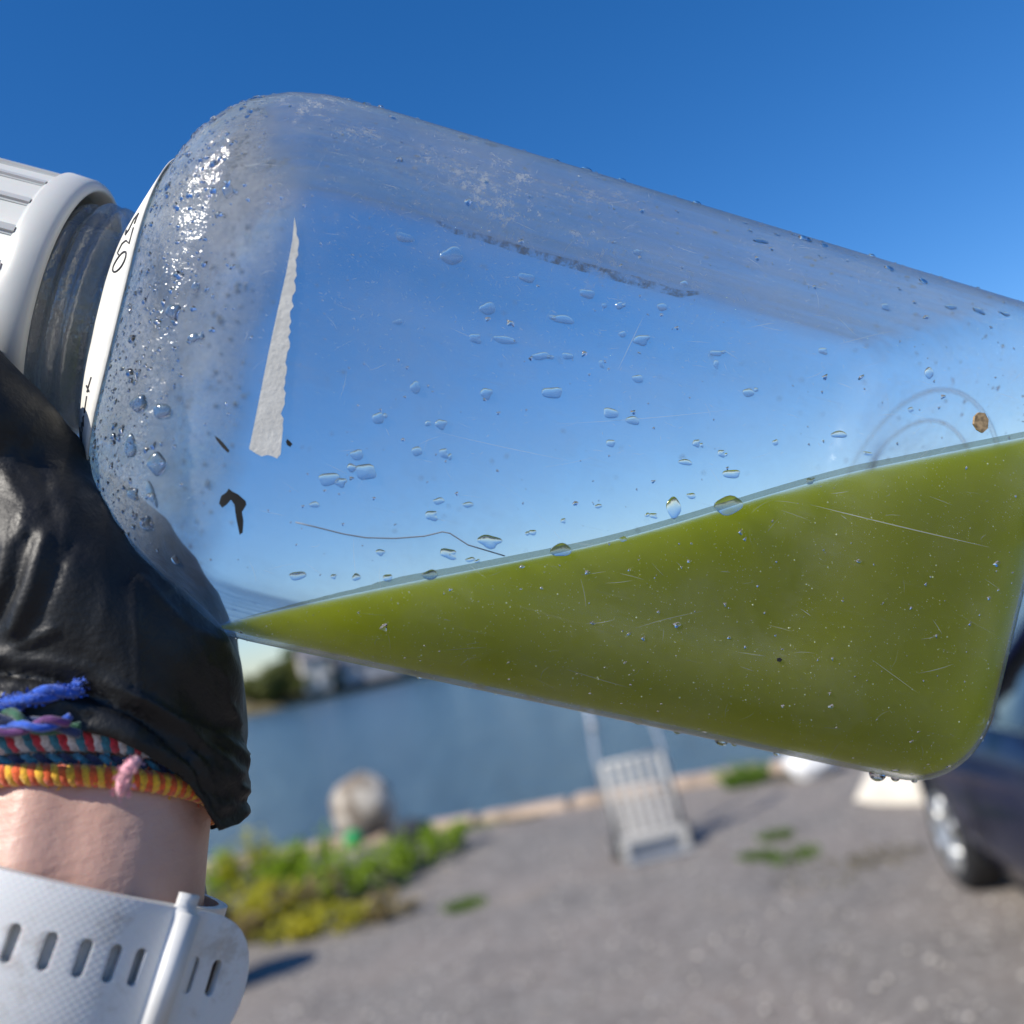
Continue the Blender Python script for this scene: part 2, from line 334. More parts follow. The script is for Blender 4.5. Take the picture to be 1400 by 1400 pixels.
# ------------------------------------------------------------------ trolley
M_alu = plain('white painted slats', (.52, .5, .46), .5, .08, 10); M_steel = plain('galvanised tube', (.45, .46, .47), .35, .1, 10, Metallic=.6); M_rub = plain('rubber', (.015, .015, .016), .7, .1, 20)
def trolley():
    q = G(896, 1166); t = empty('hand_trolley', q, .1); tag(t, 'pale slatted hand trolley standing upright on the gravel near the quay edge', 'trolley')
    W_ = .47; lean = R(14)
    def L(x, y, z): return Vector((x, y * math.cos(lean) + z * math.sin(lean), .1 + z * math.cos(lean) - y * math.sin(lean)))
    fr = MB()
    for s in (-1, 1): fr.tube([L(s * W_ / 2, 0, .04), L(s * W_ / 2, 0, .62)], .016, 8)
    for z in (.05, .62): fr.tube([L(-W_ / 2, 0, z), L(W_ / 2, 0, z)], .016, 8)
    fr.build('frame', M_alu, t)
    for i in range(5):
        mb = MB(); x = -W_ / 2 + W_ * (i + 1) / 6; mb.add([L(x + a, b, z) for z in (.06, .61) for a, b in ((-.019, -.012), (.019, -.012), (.019, .006), (-.019, .006))], [(0, 1, 5, 4), (1, 2, 6, 5), (2, 3, 7, 6), (3, 0, 4, 7), (0, 3, 2, 1), (4, 5, 6, 7)]); mb.build('slat', M_alu, t, False)
    for i in range(6):
        mb = MB(); z = .11 + i * .085; mb.tube([L(-W_ / 2 + .02, -.018, z), L(W_ / 2 - .02, -.018, z)], .007, 6); mb.build('rail', M_alu, t)
    for s in (-1, 1):
        mb = MB(); mb.tube([L(s * (W_ / 2 + .035), .03, .06), L(s * (W_ / 2 + .03), .03, .7), L(s * (W_ / 2 - .0), .03, 1.02), L(s * (W_ / 2 - .03), .03, 1.3)], .019, 8); h_ = mb.build('upright', M_steel, t)
        bm = bmesh.new(); bmesh.ops.create_uvsphere(bm, u_segments=12, v_segments=8, radius=.038)
        for k in bm.verts: k.co = k.co + L(s * (W_ / 2 + .0), -.015, .93)
        from_bm('knuckle', bm, M_steel, h_)
        mb = MB(); mb.tube([(s * (W_ / 2 + .02), .07, .085), (s * (W_ / 2 + .075), .07, .085)], .085, 20); w_ = mb.build('wheel', M_rub, t)
        mb = MB(); mb.tube([(s * (W_ / 2 + .015), .07, .085), (s * (W_ / 2 + .08), .07, .085)], .04, 14); mb.build('hub', M_steel, w_)
    mb = MB(); mb.tube([L(-W_ / 2 + .03, .03, 1.3), L(W_ / 2 - .03, .03, 1.3)], .019, 8); mb.build('handle', M_steel, t)
    lp = MB(); lp.box((0, -.14, .012), (W_ + .04, .28, .012)); lp.box((0, -.01, .055), (W_, .02, .08)); lp.build('toe_plate', M_steel, t, False)
    bx = MB(); bx.box((0, -.07, .15), (W_ + .06, .05, .05)); bx.box((-W_ / 2, -.07, .075), (.06, .05, .1)); bx.box((W_ / 2, -.07, .075), (.06, .05, .1)); bx.build('bumper', M_alu, t, False)
trolley()

# cream hull and white bag under the bottle
M_cream = plain('cream gelcoat', (.66, .6, .5), .35, .06, 4)
def hull():
    q = G(1222, 1087); t = empty('boat_hull', q, -.35); tag(t, 'cream boat hull lying upturned on the gravel beside the car', 'boat')
    vs_ = []; n = 15; mN = 11
    for i in range(n):
        u = i / (n - 1); q_ = max(0.0, 1 - abs(2 * u - 1) ** 2.6); wv = .52 * q_ ** .7 + .01; hh = .42 * q_ ** .45 + .005
        for k in range(mN):
            a = math.pi * k / (mN - 1); vs_.append((u * 2.6 - .3, wv * math.cos(a), hh * math.sin(a) ** .65))
    fs_ = [(i * mN + k, i * mN + k + 1, (i + 1) * mN + k + 1, (i + 1) * mN + k) for i in range(n - 1) for k in range(mN - 1)] + [tuple(range(mN))]
    mesh('hull', vs_, fs_, M_cream, t)
    kb = MB(); kb.box((1.0, 0, .415), (1.5, .04, .05)); kb.build('keel', M_cream, t, False)
hull()
q = G(1122, 1066); o = lump('sack', q + Vector((0, .2, .13)), .2, (1.15, .8, .8), .2, 1.5, plain('white sack', (.75, .75, .74), .6, .05, 6, .3, .01), 13, 4); tag(o, 'small bright white sack on the quay edge left of the cream hull', 'sack')

# ------------------------------------------------------------------ car
def car():
    cpt = G(1322, 1212); yaw = R(-4)
    m = Mat('navy paint'); v = m.coord(); M_paint = m.done(m.pbr(m.mixc(m.ramp(m.noise(v, 3), .3, .7), (.004, .007, .026), (.006, .010, .036)), .16, Specular__IOR__Level=.14, Coat__Weight=.1, Coat__Roughness=.03))
    M_glass = plain('car glass', (.012, .014, .016), .04, .1, 3, Specular__IOR__Level=.8); M_rim = plain('alloy rim', (.62, .62, .6), .3, .05, 10, Metallic=.75)
    M_chrome = plain('chrome trim', (.75, .75, .75), .08, .02, 5, Metallic=1.0); M_red = plain('rear lamp', (.35, .01, .01), .2, .1, 10); M_lamp = plain('headlamp lens', (.6, .62, .64), .06, .05, 10)
    # local: x across (left side -x), y to the rear, origin on the ground at the front
    t = empty('car', (0, 0, 0)); t.rotation_euler = (0, 0, math.pi + yaw); t.matrix_world = Matrix.Rotation(yaw, 4, 'Z') @ Matrix.Diagonal((1, -1, 1, 1)).to_4x4() if False else Matrix.Rotation(yaw, 4, 'Z')
    tag(t, 'dark navy car parked on the gravel at the right edge', 'car')
    off = Vector((.80, .62, 0)); t.location = cpt + Matrix.Rotation(yaw, 3, 'Z') @ off
    ST = [(.0, .30, .58, .52, .66, .66, .56), (.1, .24, .72, .5, .79, .76, .66), (.35, .2, .78, .54, .845, .85, .72), (.8, .19, .80, .58, .86, .91, .75), (1.2, .19, .81, .6, .87, .96, .77), (2.0, .19, .82, .62, .875, .98, .79), (3.0, .2, .82, .62, .875, 1.0, .79), (3.6, .22, .81, .62, .86, 1.01, .77), (3.85, .3, .76, .62, .82, .98, .73), (3.95, .38, .68, .62, .76, .9, .66)]
    def ring(s):
        d, zl, wl, zm, wm, zt, wt_ = s
        half = [(0, zl), (wl * .8, zl), (wl, zl + .06), (wm - .01, zl + .5 * (zm - zl)), (wm, zm), (wm - .008, zm + .5 * (zt - zm)), (wt_ + .02, zt - .03), (wt_ - .03, zt), (wt_ * .5, zt + .025), (0, zt + .032)]
        pts = [(x, z) for x, z in half] + [(-x, z) for x, z in half[-2:0:-1]]
        return [(x, -d, z) for x, z in pts]
    def fine(ST, k=4):
        out = []
        for a, b in zip(ST, ST[1:]):
            for j in range(k): out.append(tuple(p + (q_ - p) * j / k for p, q_ in zip(a, b)))
        return out + [ST[-1]]
    rs = [ring(s) for s in fine(ST)]; n = len(rs[0]); vs_ = [p for r in rs for p in r]
    fs_ = [(i * n + k, i * n + (k + 1) % n, (i + 1) * n + (k + 1) % n, (i + 1) * n + k) for i in range(len(rs) - 1) for k in range(n)] + [tuple(range(n))[::-1], tuple(range((len(rs) - 1) * n, len(rs) * n))]
    body = mesh('body', vs_, fs_, M_paint, t)
    bm = bmesh.new(); bm.from_mesh(body.data); bmesh.ops.recalc_face_normals(bm, faces=bm.faces[:]); bm.to_mesh(body.data); bm.free()
    cutters = []
    for d in (.62, 3.15):
        for s in (-1, 1):
            mb = MB(); mb.tube([(s * .6, -d, .29), (s * 1.1, -d, .29)], .335, 32); cutters.append(mb.build('arch_cutter', None, t))
    for k in cutters:
        md = body.modifiers.new('b', 'BOOLEAN'); md.operation = 'DIFFERENCE'; md.solver = 'EXACT'; md.object = k
    apply_mods(body); body.data.materials.clear(); body.data.materials.append(M_paint)
    for p in body.data.polygons: p.material_index = 0
    for k in cutters: bpy.data.objects.remove(k)
    # greenhouse
    GH = [(1.1, .96, .96, .70, .70), (1.5, .97, 1.22, .76, .62), (1.85, .98, 1.42, .78, .57), (2.4, .99, 1.47, .78, .57), (3.0, 1.0, 1.46, .77, .56), (3.45, 1.0, 1.36, .76, .55), (3.8, 1.0, 1.02, .72, .66)]
    def gring(s, e=0.0):
        d, zb, zt, wb, wt_ = s; return [(-wb, -d, zb - .02), (-wt_, -d, zt - .03), (-wt_ + .07, -d, zt), (0, -d, zt + .015), (wt_ - .07, -d, zt), (wt_, -d, zt - .03), (wb, -d, zb - .02)]
    rs = [gring(s) for s in fine(GH, 3)]; n = 7; vs_ = [p for r in rs for p in r]
    mesh('window_glass', vs_, [(i * n + k, i * n + k + 1, (i + 1) * n + k + 1, (i + 1) * n + k) for i in range(len(rs) - 1) for k in range(n - 1)], M_glass, t)
    rp = [[(x, y, z + .012) for x, y, z in gring(s)[1:6]] for s in fine(GH, 3)[6:16]]; n = 5
    o = mesh('roof', [p for r in rp for p in r], [(i * n + k, i * n + k + 1, (i + 1) * n + k + 1, (i + 1) * n + k) for i in range(len(rp) - 1) for k in range(n - 1)], M_paint, t)
    md = o.modifiers.new('s', 'SOLIDIFY'); md.thickness = .02; apply_mods(o)
    for s in (-1, 1):
        for pts in ([(s * .70, -1.08, .95), (s * .625, -1.5, 1.22), (s * .575, -1.86, 1.425)], [(s * .79, -2.45, .97), (s * .575, -2.5, 1.46)], [(s * .77, -3.5, .99), (s * .56, -3.4, 1.37)], [(s * .575, -1.86, 1.425), (s * .575, -2.4, 1.47), (s * .56, -3.4, 1.37)], [(s * .72, -3.82, .99), (s * .555, -3.45, 1.36)]):
            mb = MB(); mb.tube(pts, .03, 6); mb.build('pillar', M_paint, t)
        mb = MB(); mb.tube([(s * .8, -1.3, .975), (s * .81, -2.4, .995), (s * .79, -3.5, 1.01)], .009, 5); mb.build('trim_strip', M_chrome, t)
        mb = MB(); mb.box((s * .90, -1.78, 1.08), (.18, .1, .13)); o = mb.build('mirror', M_paint, t, False); md = o.modifiers.new('b', 'BEVEL'); md.width = .03; md.segments = 3; apply_mods(o)
        mb = MB(); mb.tube([(s * .885, -1.5 - k * .95, .8) for k in ()] or [(s * .89, -2.2, .8), (s * .905, -2.3, .8), (s * .89, -2.4, .8)], .013, 6); mb.build('door_handle', M_chrome, t)
        for d in (1.35, 2.45, 3.3):
            mb = MB(); mb.tube([(s * .878, -d, .36), (s * .884, -d, .62), (s * .83, -d, .93)], .004, 4); mb.build('door_seam', M_rub, t)
        mb = MB(); mb.tube([(s * .6, -.09, .62), (s * .70, -.2, .66), (s * .765, -.42, .7)], [.05, .07, .02], 10); mb.build('headlight', M_lamp, t)
        mb = MB(); mb.box((s * .7, -3.9, .8), (.16, .12, .24)); mb.build('tail_light', M_red, t, False)
        for d in (.62, 3.15):
            tp = [(-.09, .2), (-.1, .25), (-.085, .285), (-.05, .295), (.05, .295), (.085, .285), (.1, .25), (.09, .2), (-.09, .2)]
            vs2, fs2 = lathe(tp, 40); w_ = empty('wheel', (s * .745, -d, .293)); w_.parent = t
            mesh('tyre', vs2, fs2, M_rub, w_)
            vs2, fs2 = lathe([(s * .0, .001), (s * .02, .06), (s * .0, .19), (s * .09, .195), (s * .095, .21), (s * .075, .215), (s * -.08, .205)], 40)
            rm = MB(); rm.add(vs2, fs2)
            for k in range(7):
                a = 2 * math.pi * k / 7; ca, sa = math.cos(a), math.sin(a)
                rm.tube([(s * .06, .03 * ca, .03 * sa), (s * .085, .12 * ca, .12 * sa), (s * .09, .2 * ca, .2 * sa)], [.03, .024, .02], 6)
            rm.tube([(s * .02, 0, 0), (s * .1, 0, 0)], .045, 14); rm.build('rim', M_rim, w_)
    mb = MB(); mb.box((0, -.04, .46), (.9, .1, .16)); mb.build('grille', M_rub, t, False)
    return t
car()

# ------------------------------------------------------------------ bottle
PA, PB = P(420, 529, .2580), P(1352, 766, .2895)
bx = (PB - PA).normalized(); bz = -f_; bz = (bz - bx * bz.dot(bx)).normalized(); by = bz.cross(bx)
BM = Matrix(((bx.x, by.x, bz.x, PA.x), (bx.y, by.y, bz.y, PA.y), (bx.z, by.z, bz.z, PA.z), (0, 0, 0, 1)))
BI = BM.inverted(); BI3 = BI.to_3x3()
bottle = empty('sample_bottle', mat=BM); tag(bottle, 'clear square plastic bottle held sideways, wet and scratched, white cap and torn label', 'bottle')
LB = .1735; RB = .013
WT = [(-.047, .0262), (-.0463, .0282), (-.0452, .0305), (-.0435, .0332), (-.040, .0388), (-.0365, .0440), (-.0325, .0490), (-.0285, .0523), (-.0225, .0557), (-.015, .0583), (-.007, .0596), (.004, .06)]
def smooth_interp(tab, x):
    return (interp(tab, x - .0012) + interp(tab, x) * 2 + interp(tab, x + .0012)) / 4
def half_w(x):
    w = smooth_interp(WT, x)
    if x > LB - RB:
        d = (x - (LB - RB)) / RB; w -= RB * (1 - math.sqrt(max(0, 1 - d * d)))
    return w
NS = 224
def section(w, r, inset=0.0):
    """rounded square of half width w and corner radius r in the y-z plane"""
    pts = []
    k = NS // 4
    for c in range(4):
        a0 = c * math.pi / 2
        # quarter: half a side, the corner, half a side
        L = w - r; arc = r * math.pi / 2; tot = 2 * L + arc
        for i in range(k):
            s = tot * i / k
            if s < L: p = (w, s); nn = (1, 0)
            elif s < L + arc:
                t = (s - L) / r; p = (L + r * math.cos(t), L + r * math.sin(t)); nn = (math.cos(t), math.sin(t))
            else: p = (L - (s - L - arc), w); nn = (0, 1)
            ca, sa = math.cos(a0), math.sin(a0)
            pts.append(((p[0] * ca - p[1] * sa) - inset * (nn[0] * ca - nn[1] * sa), (p[0] * sa + p[1] * ca) - inset * (nn[0] * sa + nn[1] * ca)))
    return pts
RX0, RX1, RHW, RDEP = -.002, .123, .0365, .0016
def body_pts(inset=0.0, x0=-.047, soft=1.0):
    xs = [x0 + (LB - RB - x0) * i / 150 for i in range(150)] + [LB - RB + (RB - inset) * math.sin(i * math.pi / 2 / 14) for i in range(15)]
    rows = []
    for x in xs:
        w = half_w(x); r = min(w, .0262 + (.0235 - .0262) * sstep(-.046, -.02, x) - .0) if x < LB - RB else max(.008, .0235 - (.06 - w))
        row = []
        for (y, z) in section(w, r, inset):
            # recessed label panels on the four sides, arched towards the base
            if abs(z) > abs(y) and abs(z) > .045:
                xe = RX1 - .010 * (y / RHW) ** 2
                mk = sstep(-.004 * soft, .004 * soft, RHW - abs(y)) * sstep(RX0 - .004, RX0 + .05, x) * sstep(-.006 * soft, .006 * soft, xe - x)
                z -= RDEP * mk * (1 if z > 0 else -1)
            row.append(Vector((x, y, z)))
        rows.append(row)
    return rows
def grid_mesh(rows, end=True, start=False):
    n = len(rows[0]); vs_ = [p for r in rows for p in r]
    fs_ = [(i * n + k, (i + 1) * n + k, (i + 1) * n + (k + 1) % n, i * n + (k + 1) % n) for i in range(len(rows) - 1) for k in range(n)]
    fs_ = [f[::-1] for f in fs_]
    if end:                                        # base disc, slightly pushed in
        x = rows[-1][0].x; last = (len(rows) - 1) * n
        for j, q in enumerate((.8, .62, .56, .5, .25)):
            base = len(vs_); dx = (-.0005, -.001, -.0035, -.0045, -.005)[j]
            vs_ += [Vector((x + dx, p.y * q, p.z * q)) for p in rows[-1]]
            fs_ += [(last + k, last + (k + 1) % n, base + (k + 1) % n, base + k) for k in range(n)]; last = base
        vs_.append(Vector((x - .005, 0, 0))); c = len(vs_) - 1; fs_ += [(last + k, last + (k + 1) % n, c) for k in range(n)]
    if start:
        vs_.append(Vector((rows[0][0].x, 0, 0))); c = len(vs_) - 1; fs_ += [((k + 1) % n, k, c) for k in range(n)]
    return vs_, fs_

m = Mat('clear plastic'); v = m.coord()
fc = m.n('ShaderNodeLayerWeight', Blend=.5).outputs['Facing']
sx = m.n('ShaderNodeSeparateXYZ', Vector=v)
nA = m.noise(v, 60, 6, .65); nB = m.noise(v, 400, 3, .6); nC = m.noise(v, 22, 4)
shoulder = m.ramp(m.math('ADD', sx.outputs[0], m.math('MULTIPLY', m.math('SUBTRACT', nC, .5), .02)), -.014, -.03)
streak = m.noise(m.coord((14, 260, 260)), 1.0, 5, .65)
fog = m.math('MULTIPLY', m.math('MULTIPLY', shoulder, m.ramp(sx.outputs[0], -.049, -.044, .75, 1.0)), m.math('MULTIPLY', m.ramp(nA, .3, .62, .3, 1.0), m.ramp(m.noise(v, 1100, 3, .7), .35, .6, .45, 1.15)))
crust = m.math('MULTIPLY', m.math('MULTIPLY', m.ramp(nA, .5, .66), m.ramp(m.noise(v, 420, 5, .85), .5, .6)), m.math('MULTIPLY', m.ramp(sx.outputs[1], .022, .04), m.math('MULTIPLY', m.ramp(sx.outputs[0], .1, .03), m.ramp(sx.outputs[2], 0.0, .02))))
scr = m.noise(m.coord((60, 900, 900)), 1.0, 2, .6)
haze = m.math('ADD', m.math('MULTIPLY', fog, .25), m.math('MULTIPLY', crust, .5))
haze = m.math('ADD', haze, m.ramp(m.noise(v, 26, 5, .7), .3, .75, .045, .12))
haze = m.math('ADD', haze, m.ramp(scr, .62, .8, 0, .07), clamp=True)
haze = m.math('ADD', haze, m.math('MULTIPLY', m.ramp(streak, .5, .75, 0, .10), m.ramp(sx.outputs[1], .012, .045)), clamp=True)
f3 = m.math('POWER', fc, 4.0); f5 = m.math('POWER', fc, 5.0)
tr = m.n('ShaderNodeBsdfTransparent', Color=m.mixc(m.math('MULTIPLY', m.math('MULTIPLY', shoulder, m.ramp(sx.outputs[0], -.05, -.044)), m.ramp(nC, .25, .7, .35, 1.0)), m.mixc(m.math('MULTIPLY', f3, m.ramp(streak, .3, .7, .6, 1.5), clamp=True), (.955, .965, .97), (.44, .48, .55)), (.30, .30, .295))).outputs[0]  # shoulder tint darkened by colour, standing in for hand and neck showing dark through it
bmp = m.bump(m.math('ADD', m.math('ADD', m.noise(v, 45, 4), m.math('MULTIPLY', nB, .12)), m.math('ADD', m.math('MULTIPLY', streak, .5), m.math('MULTIPLY', m.math('MULTIPLY', shoulder, m.noise(v, 170, 4, .6)), 1.5))), .35, .002)
gl = m.n('ShaderNodeBsdfGlass', IOR=1.3, Roughness=.03, Color=(.9, .93, .95), Normal=bmp).outputs[0]
sh = m.mix(m.math('ADD', m.math('MULTIPLY', m.math('POWER', fc, 4.2), m.ramp(streak, .3, .7, .3, 1.0)), m.math('MULTIPLY', m.math('MULTIPLY', shoulder, m.ramp(sx.outputs[0], -.05, -.044)), .3), clamp=True), tr, gl)
dif = m.mix(.5, m.n('ShaderNodeBsdfDiffuse', Color=(.72, .73, .72)).outputs[0], m.n('ShaderNodeBsdfTranslucent', Color=(.72, .73, .72)).outputs[0])
haze = m.math('ADD', haze, m.math('MULTIPLY', m.ramp(m.noise(v, 19, 7, .62), .47, .54, 0, .045), m.ramp(m.noise(v, 300, 4, .7), .3, .6, .5, 1.2)), clamp=True)
sh = m.mix(haze, sh, dif)
spec = m.n('ShaderNodeBsdfGlossy', Roughness=m.ramp(nA, .3, .7, .06, .2), Normal=bmp).outputs[0]
sh = m.mix(m.math('ADD', m.math('MULTIPLY_ADD', f5, .5, .02), m.ramp(sx.outputs[0], -.0465, -.0485, 0, .09), clamp=True), sh, spec)
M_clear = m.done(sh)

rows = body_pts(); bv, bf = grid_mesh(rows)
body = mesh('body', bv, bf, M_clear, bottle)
TREE = BVHTree.FromPolygons(bv, bf)
mb = MB(); mb.tube([(LB - .0042, .043 * math.cos(2 * math.pi * k / 64), .043 * math.sin(2 * math.pi * k / 64)) for k in range(64)], .0006, 8, closed=True); mb.build('moulded_ring', M_clear, bottle)
mb = MB(); mb.tube([(LB - .0046, .034 * math.cos(2 * math.pi * k / 64), .034 * math.sin(2 * math.pi * k / 64)) for k in range(64)], .0005, 8, closed=True); mb.build('moulded_ring', M_clear, bottle)
# neck with bead and threads
pr = [(-.047, .0262), (-.0478, .0258), (-.0492, .0262), (-.0498, .0305), (-.0504, .0312), (-.0512, .0314), (-.0519, .0303), (-.0527, .0303), (-.0534, .0314), (-.0545, .0316), (-.0555, .031), (-.0562, .0288), (-.0572, .0286), (-.0580, .0303), (-.0592, .0303), (-.0600, .0286), (-.0615, .0285), (-.066, .0285), (-.0675, .0297), (-.069, .0285), (-.086, .0285), (-.0865, .027), (-.086, .0255), (-.05, .0252), (-.044, .0258)]
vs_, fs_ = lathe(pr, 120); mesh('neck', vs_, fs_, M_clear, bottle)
# cap
M_cap = plain('white cap plastic', (.50, .505, .485), .42, .03, 60, .08, .0005, Subsurface__Weight=.15, Subsurface__Scale=.003)
pr = [(-.062, .0322), (-.0575, .0335), (-.0572, .0343), (-.058, .0353), (-.0592, .0358), (-.0645, .0360), (-.0652, .0352), (-.066, .0346), (-.0985, .0338), (-.101, .0325), (-.102, .029), (-.102, .001), (-.0995, .001), (-.0995, .029), (-.097, .0315), (-.07, .0318), (-.062, .0322)]
vs_, fs_ = lathe(pr, 120); cap = mesh('cap', vs_, fs_, M_cap, bottle)
me = None
for k in range(24):
    if me is None:
        bm = bmesh.new(); bmesh.ops.create_cube(bm, size=1)
        for q in bm.verts: q.co = Vector((-.0815 + q.co.x * .033, .0338 + q.co.y * .0030 - .0004 * (q.co.x < 0), q.co.z * (.0024 if q.co.y > 0 else .0046)))
        bmesh.ops.bevel(bm, geom=bm.edges[:], offset=.0006, segments=2, affect='EDGES'); me = bpy.data.meshes.new('rib'); bm.to_mesh(me); bm.free()
    o = link('rib', me, M_cap, cap, False); o.rotation_euler = (2 * math.pi * (k + .3) / 24, 0, 0)

def hit(px, py):
    o = BI @ EYE; d = (BI3 @ (f_ + RT * ((px - 700) / F) + UP * ((700 - py) / F))).normalized()
    h = TREE.ray_cast(o, d); return (h[0], h[1]) if h[0] else (None, None)

# ------------------------------------------------------------------ green water
H_ = lambda x: .0158 + .0046 * sstep(.062, .128, x)
zl = Vector((BI3 @ Vector((0, 0, 1))))                    # world up in bottle space
h0 = (BI @ EYE).dot(zl)
lr = body_pts(inset=.0012, x0=-.044, soft=4.5); lv, lf = grid_mesh(lr, True, True)
bm = bmesh.new(); LV = [bm.verts.new(p - zl * (H_(p.x) + h0)) for p in lv]
for f in lf: bm.faces.new([LV[i] for i in f])
bmesh.ops.recalc_face_normals(bm, faces=bm.faces[:])
res = bmesh.ops.bisect_plane(bm, geom=bm.verts[:] + bm.edges[:] + bm.faces[:], plane_co=(0, 0, 0), plane_no=zl, clear_outer=True)
cut = [e for e in res['geom_cut'] if isinstance(e, bmesh.types.BMEdge)]
# ordered contact line
nxt = {}
for e in cut:
    a, b = e.verts; nxt.setdefault(a, []).append(b); nxt.setdefault(b, []).append(a)
loop = []
if cut:
    s0 = cut[0].verts[0]; prev, cur = None, s0
    while True:
        loop.append(cur); c2 = [k for k in nxt[cur] if k is not prev]
        if not c2: break
        prev, cur = cur, c2[0]
        if cur is s0: break
fl = bmesh.ops.contextual_create(bm, geom=cut)
bmesh.ops.triangulate(bm, faces=fl['faces'])
for q in bm.verts: q.co = q.co + zl * (H_((q.co).x + zl.x * (h0 + .018)) + h0)
contact = [q.co.copy() for q in loop]
m = Mat('green water'); v = m.coord()
m.t.links.new(m.n('ShaderNodeBsdfTransparent').outputs[0], m.out.inputs[0])
vol = m.n('ShaderNodeVolumePrincipled', Color=(.69, .725, .002), Density=200.0, Anisotropy=.3)
m.t.links.new(vol.outputs[0], m.out.inputs['Volume']); M_green = m.m
liquid = from_bm('green_water', bm, M_green); liquid.matrix_world = BM; tag(liquid, kind='thing', label='murky green algae water pooled in the tilted clear bottle', cat='water sample')
# meniscus: the thin clinging film along the contact line
m = Mat('water film'); M_film = m.done(m.mix(.5, m.n('ShaderNodeBsdfTransparent', Color=(.8, .85, .75)).outputs[0], m.pbr((.22, .27, .2), .15)))
if len(contact) > 8:
    mv = []; mf = []; nC_ = len(contact)
    for p in contact:
        l, nn, i_, d_ = TREE.find_nearest(p + zl * .0014)
        q = l - nn * .0004; mv += [p, q, (p + q) / 2 - nn * -.00005]
    for i in range(nC_):
        j = (i + 1) % nC_; mf += [(i * 3, j * 3, j * 3 + 2, i * 3 + 2), (i * 3 + 2, j * 3 + 2, j * 3 + 1, i * 3 + 1)]
    mesh('meniscus', mv, mf, M_film, liquid)
# floating specks just inside the wall
rng = random.Random(4); sp = MB()
oct_v = [(1, 0, 0), (-1, 0, 0), (0, 1, 0), (0, -1, 0), (0, 0, 1), (0, 0, -1)]; oct_f = [(0, 2, 4), (2, 1, 4), (1, 3, 4), (3, 0, 4), (2, 0, 5), (1, 2, 5), (3, 1, 5), (0, 3, 5)]
for _ in range(7000):
    px, py = rng.uniform(320, 1400), rng.uniform(600, 1060); l, nn = hit(px, py)
    if l is None or (l.dot(zl) - h0) > H_(l.x) - .001: continue
    r = 10 ** rng.uniform(-4.6, -3.95) * (1 if rng.random() < .95 else 2.2); p = l - nn * rng.uniform(.0003, .0008)
    sp.add([p + Vector(k) * r for k in oct_v], oct_f)
M_speck = plain('pale speck', (.75, .8, .4), .3, .1, 20)
tag(sp.build('floating_specks', M_speck, liquid), kind='stuff')

# ------------------------------------------------------------------ drops on the plastic
m = Mat('water drop'); M_drop = m.done(m.mix(.045, m.n('ShaderNodeBsdfGlass', IOR=1.33, Roughness=.0, Color=(1, 1, 1)).outputs[0], m.n('ShaderNodeBsdfGlossy', Roughness=.08).outputs[0]))
def drop_geo(seed, nr=6, ns=18, irr=.12):
    rg = random.Random(seed); ph = [rg.random() * 6.28 for _ in range(3)]; am = [rg.uniform(0, irr) for _ in range(3)]
    def rad(a): return 1 + sum(am[k] * math.sin((k + 2) * a + ph[k]) for k in range(3))
    vs_ = [(0, 0, 1)]
    for i in range(1, nr + 1):
        t = math.pi / 2 * i / nr
        vs_ += [(math.sin(t) * math.cos(2 * math.pi * k / ns) * rad(2 * math.pi * k / ns), math.sin(t) * math.sin(2 * math.pi * k / ns) * rad(2 * math.pi * k / ns), math.cos(t)) for k in range(ns)]
    fs_ = [(0, 1 + k, 1 + (k + 1) % ns) for k in range(ns)]
    for i in range(nr - 1):
        a = 1 + i * ns; fs_ += [(a + k, a + ns + k, a + ns + (k + 1) % ns, a + (k + 1) % ns) for k in range(ns)]
    fs_.append(tuple(range(1 + (nr - 1) * ns, 1 + nr * ns))[::-1]); return vs_, fs_
DM = []
for i in range(8):
    vs_, fs_ = drop_geo(i, irr=.15); me = bpy.data.meshes.new('water_drop'); me.from_pydata(vs_, [], fs_); me.materials.append(M_drop); me.polygons.foreach_set('use_smooth', [len(f) < 5 for f in fs_]); DM.append(me)
def frame(nn, ang=0.0):
    w = (zl - nn * zl.dot(nn))
    w = w.normalized() if w.length > .05 else nn.orthogonal().normalized()
    u = w.cross(nn); u2 = u * math.cos(ang) + w * math.sin(ang); w2 = nn.cross(u2)
    return Matrix(((u2.x, w2.x, nn.x), (u2.y, w2.y, nn.y), (u2.z, w2.z, nn.z)))
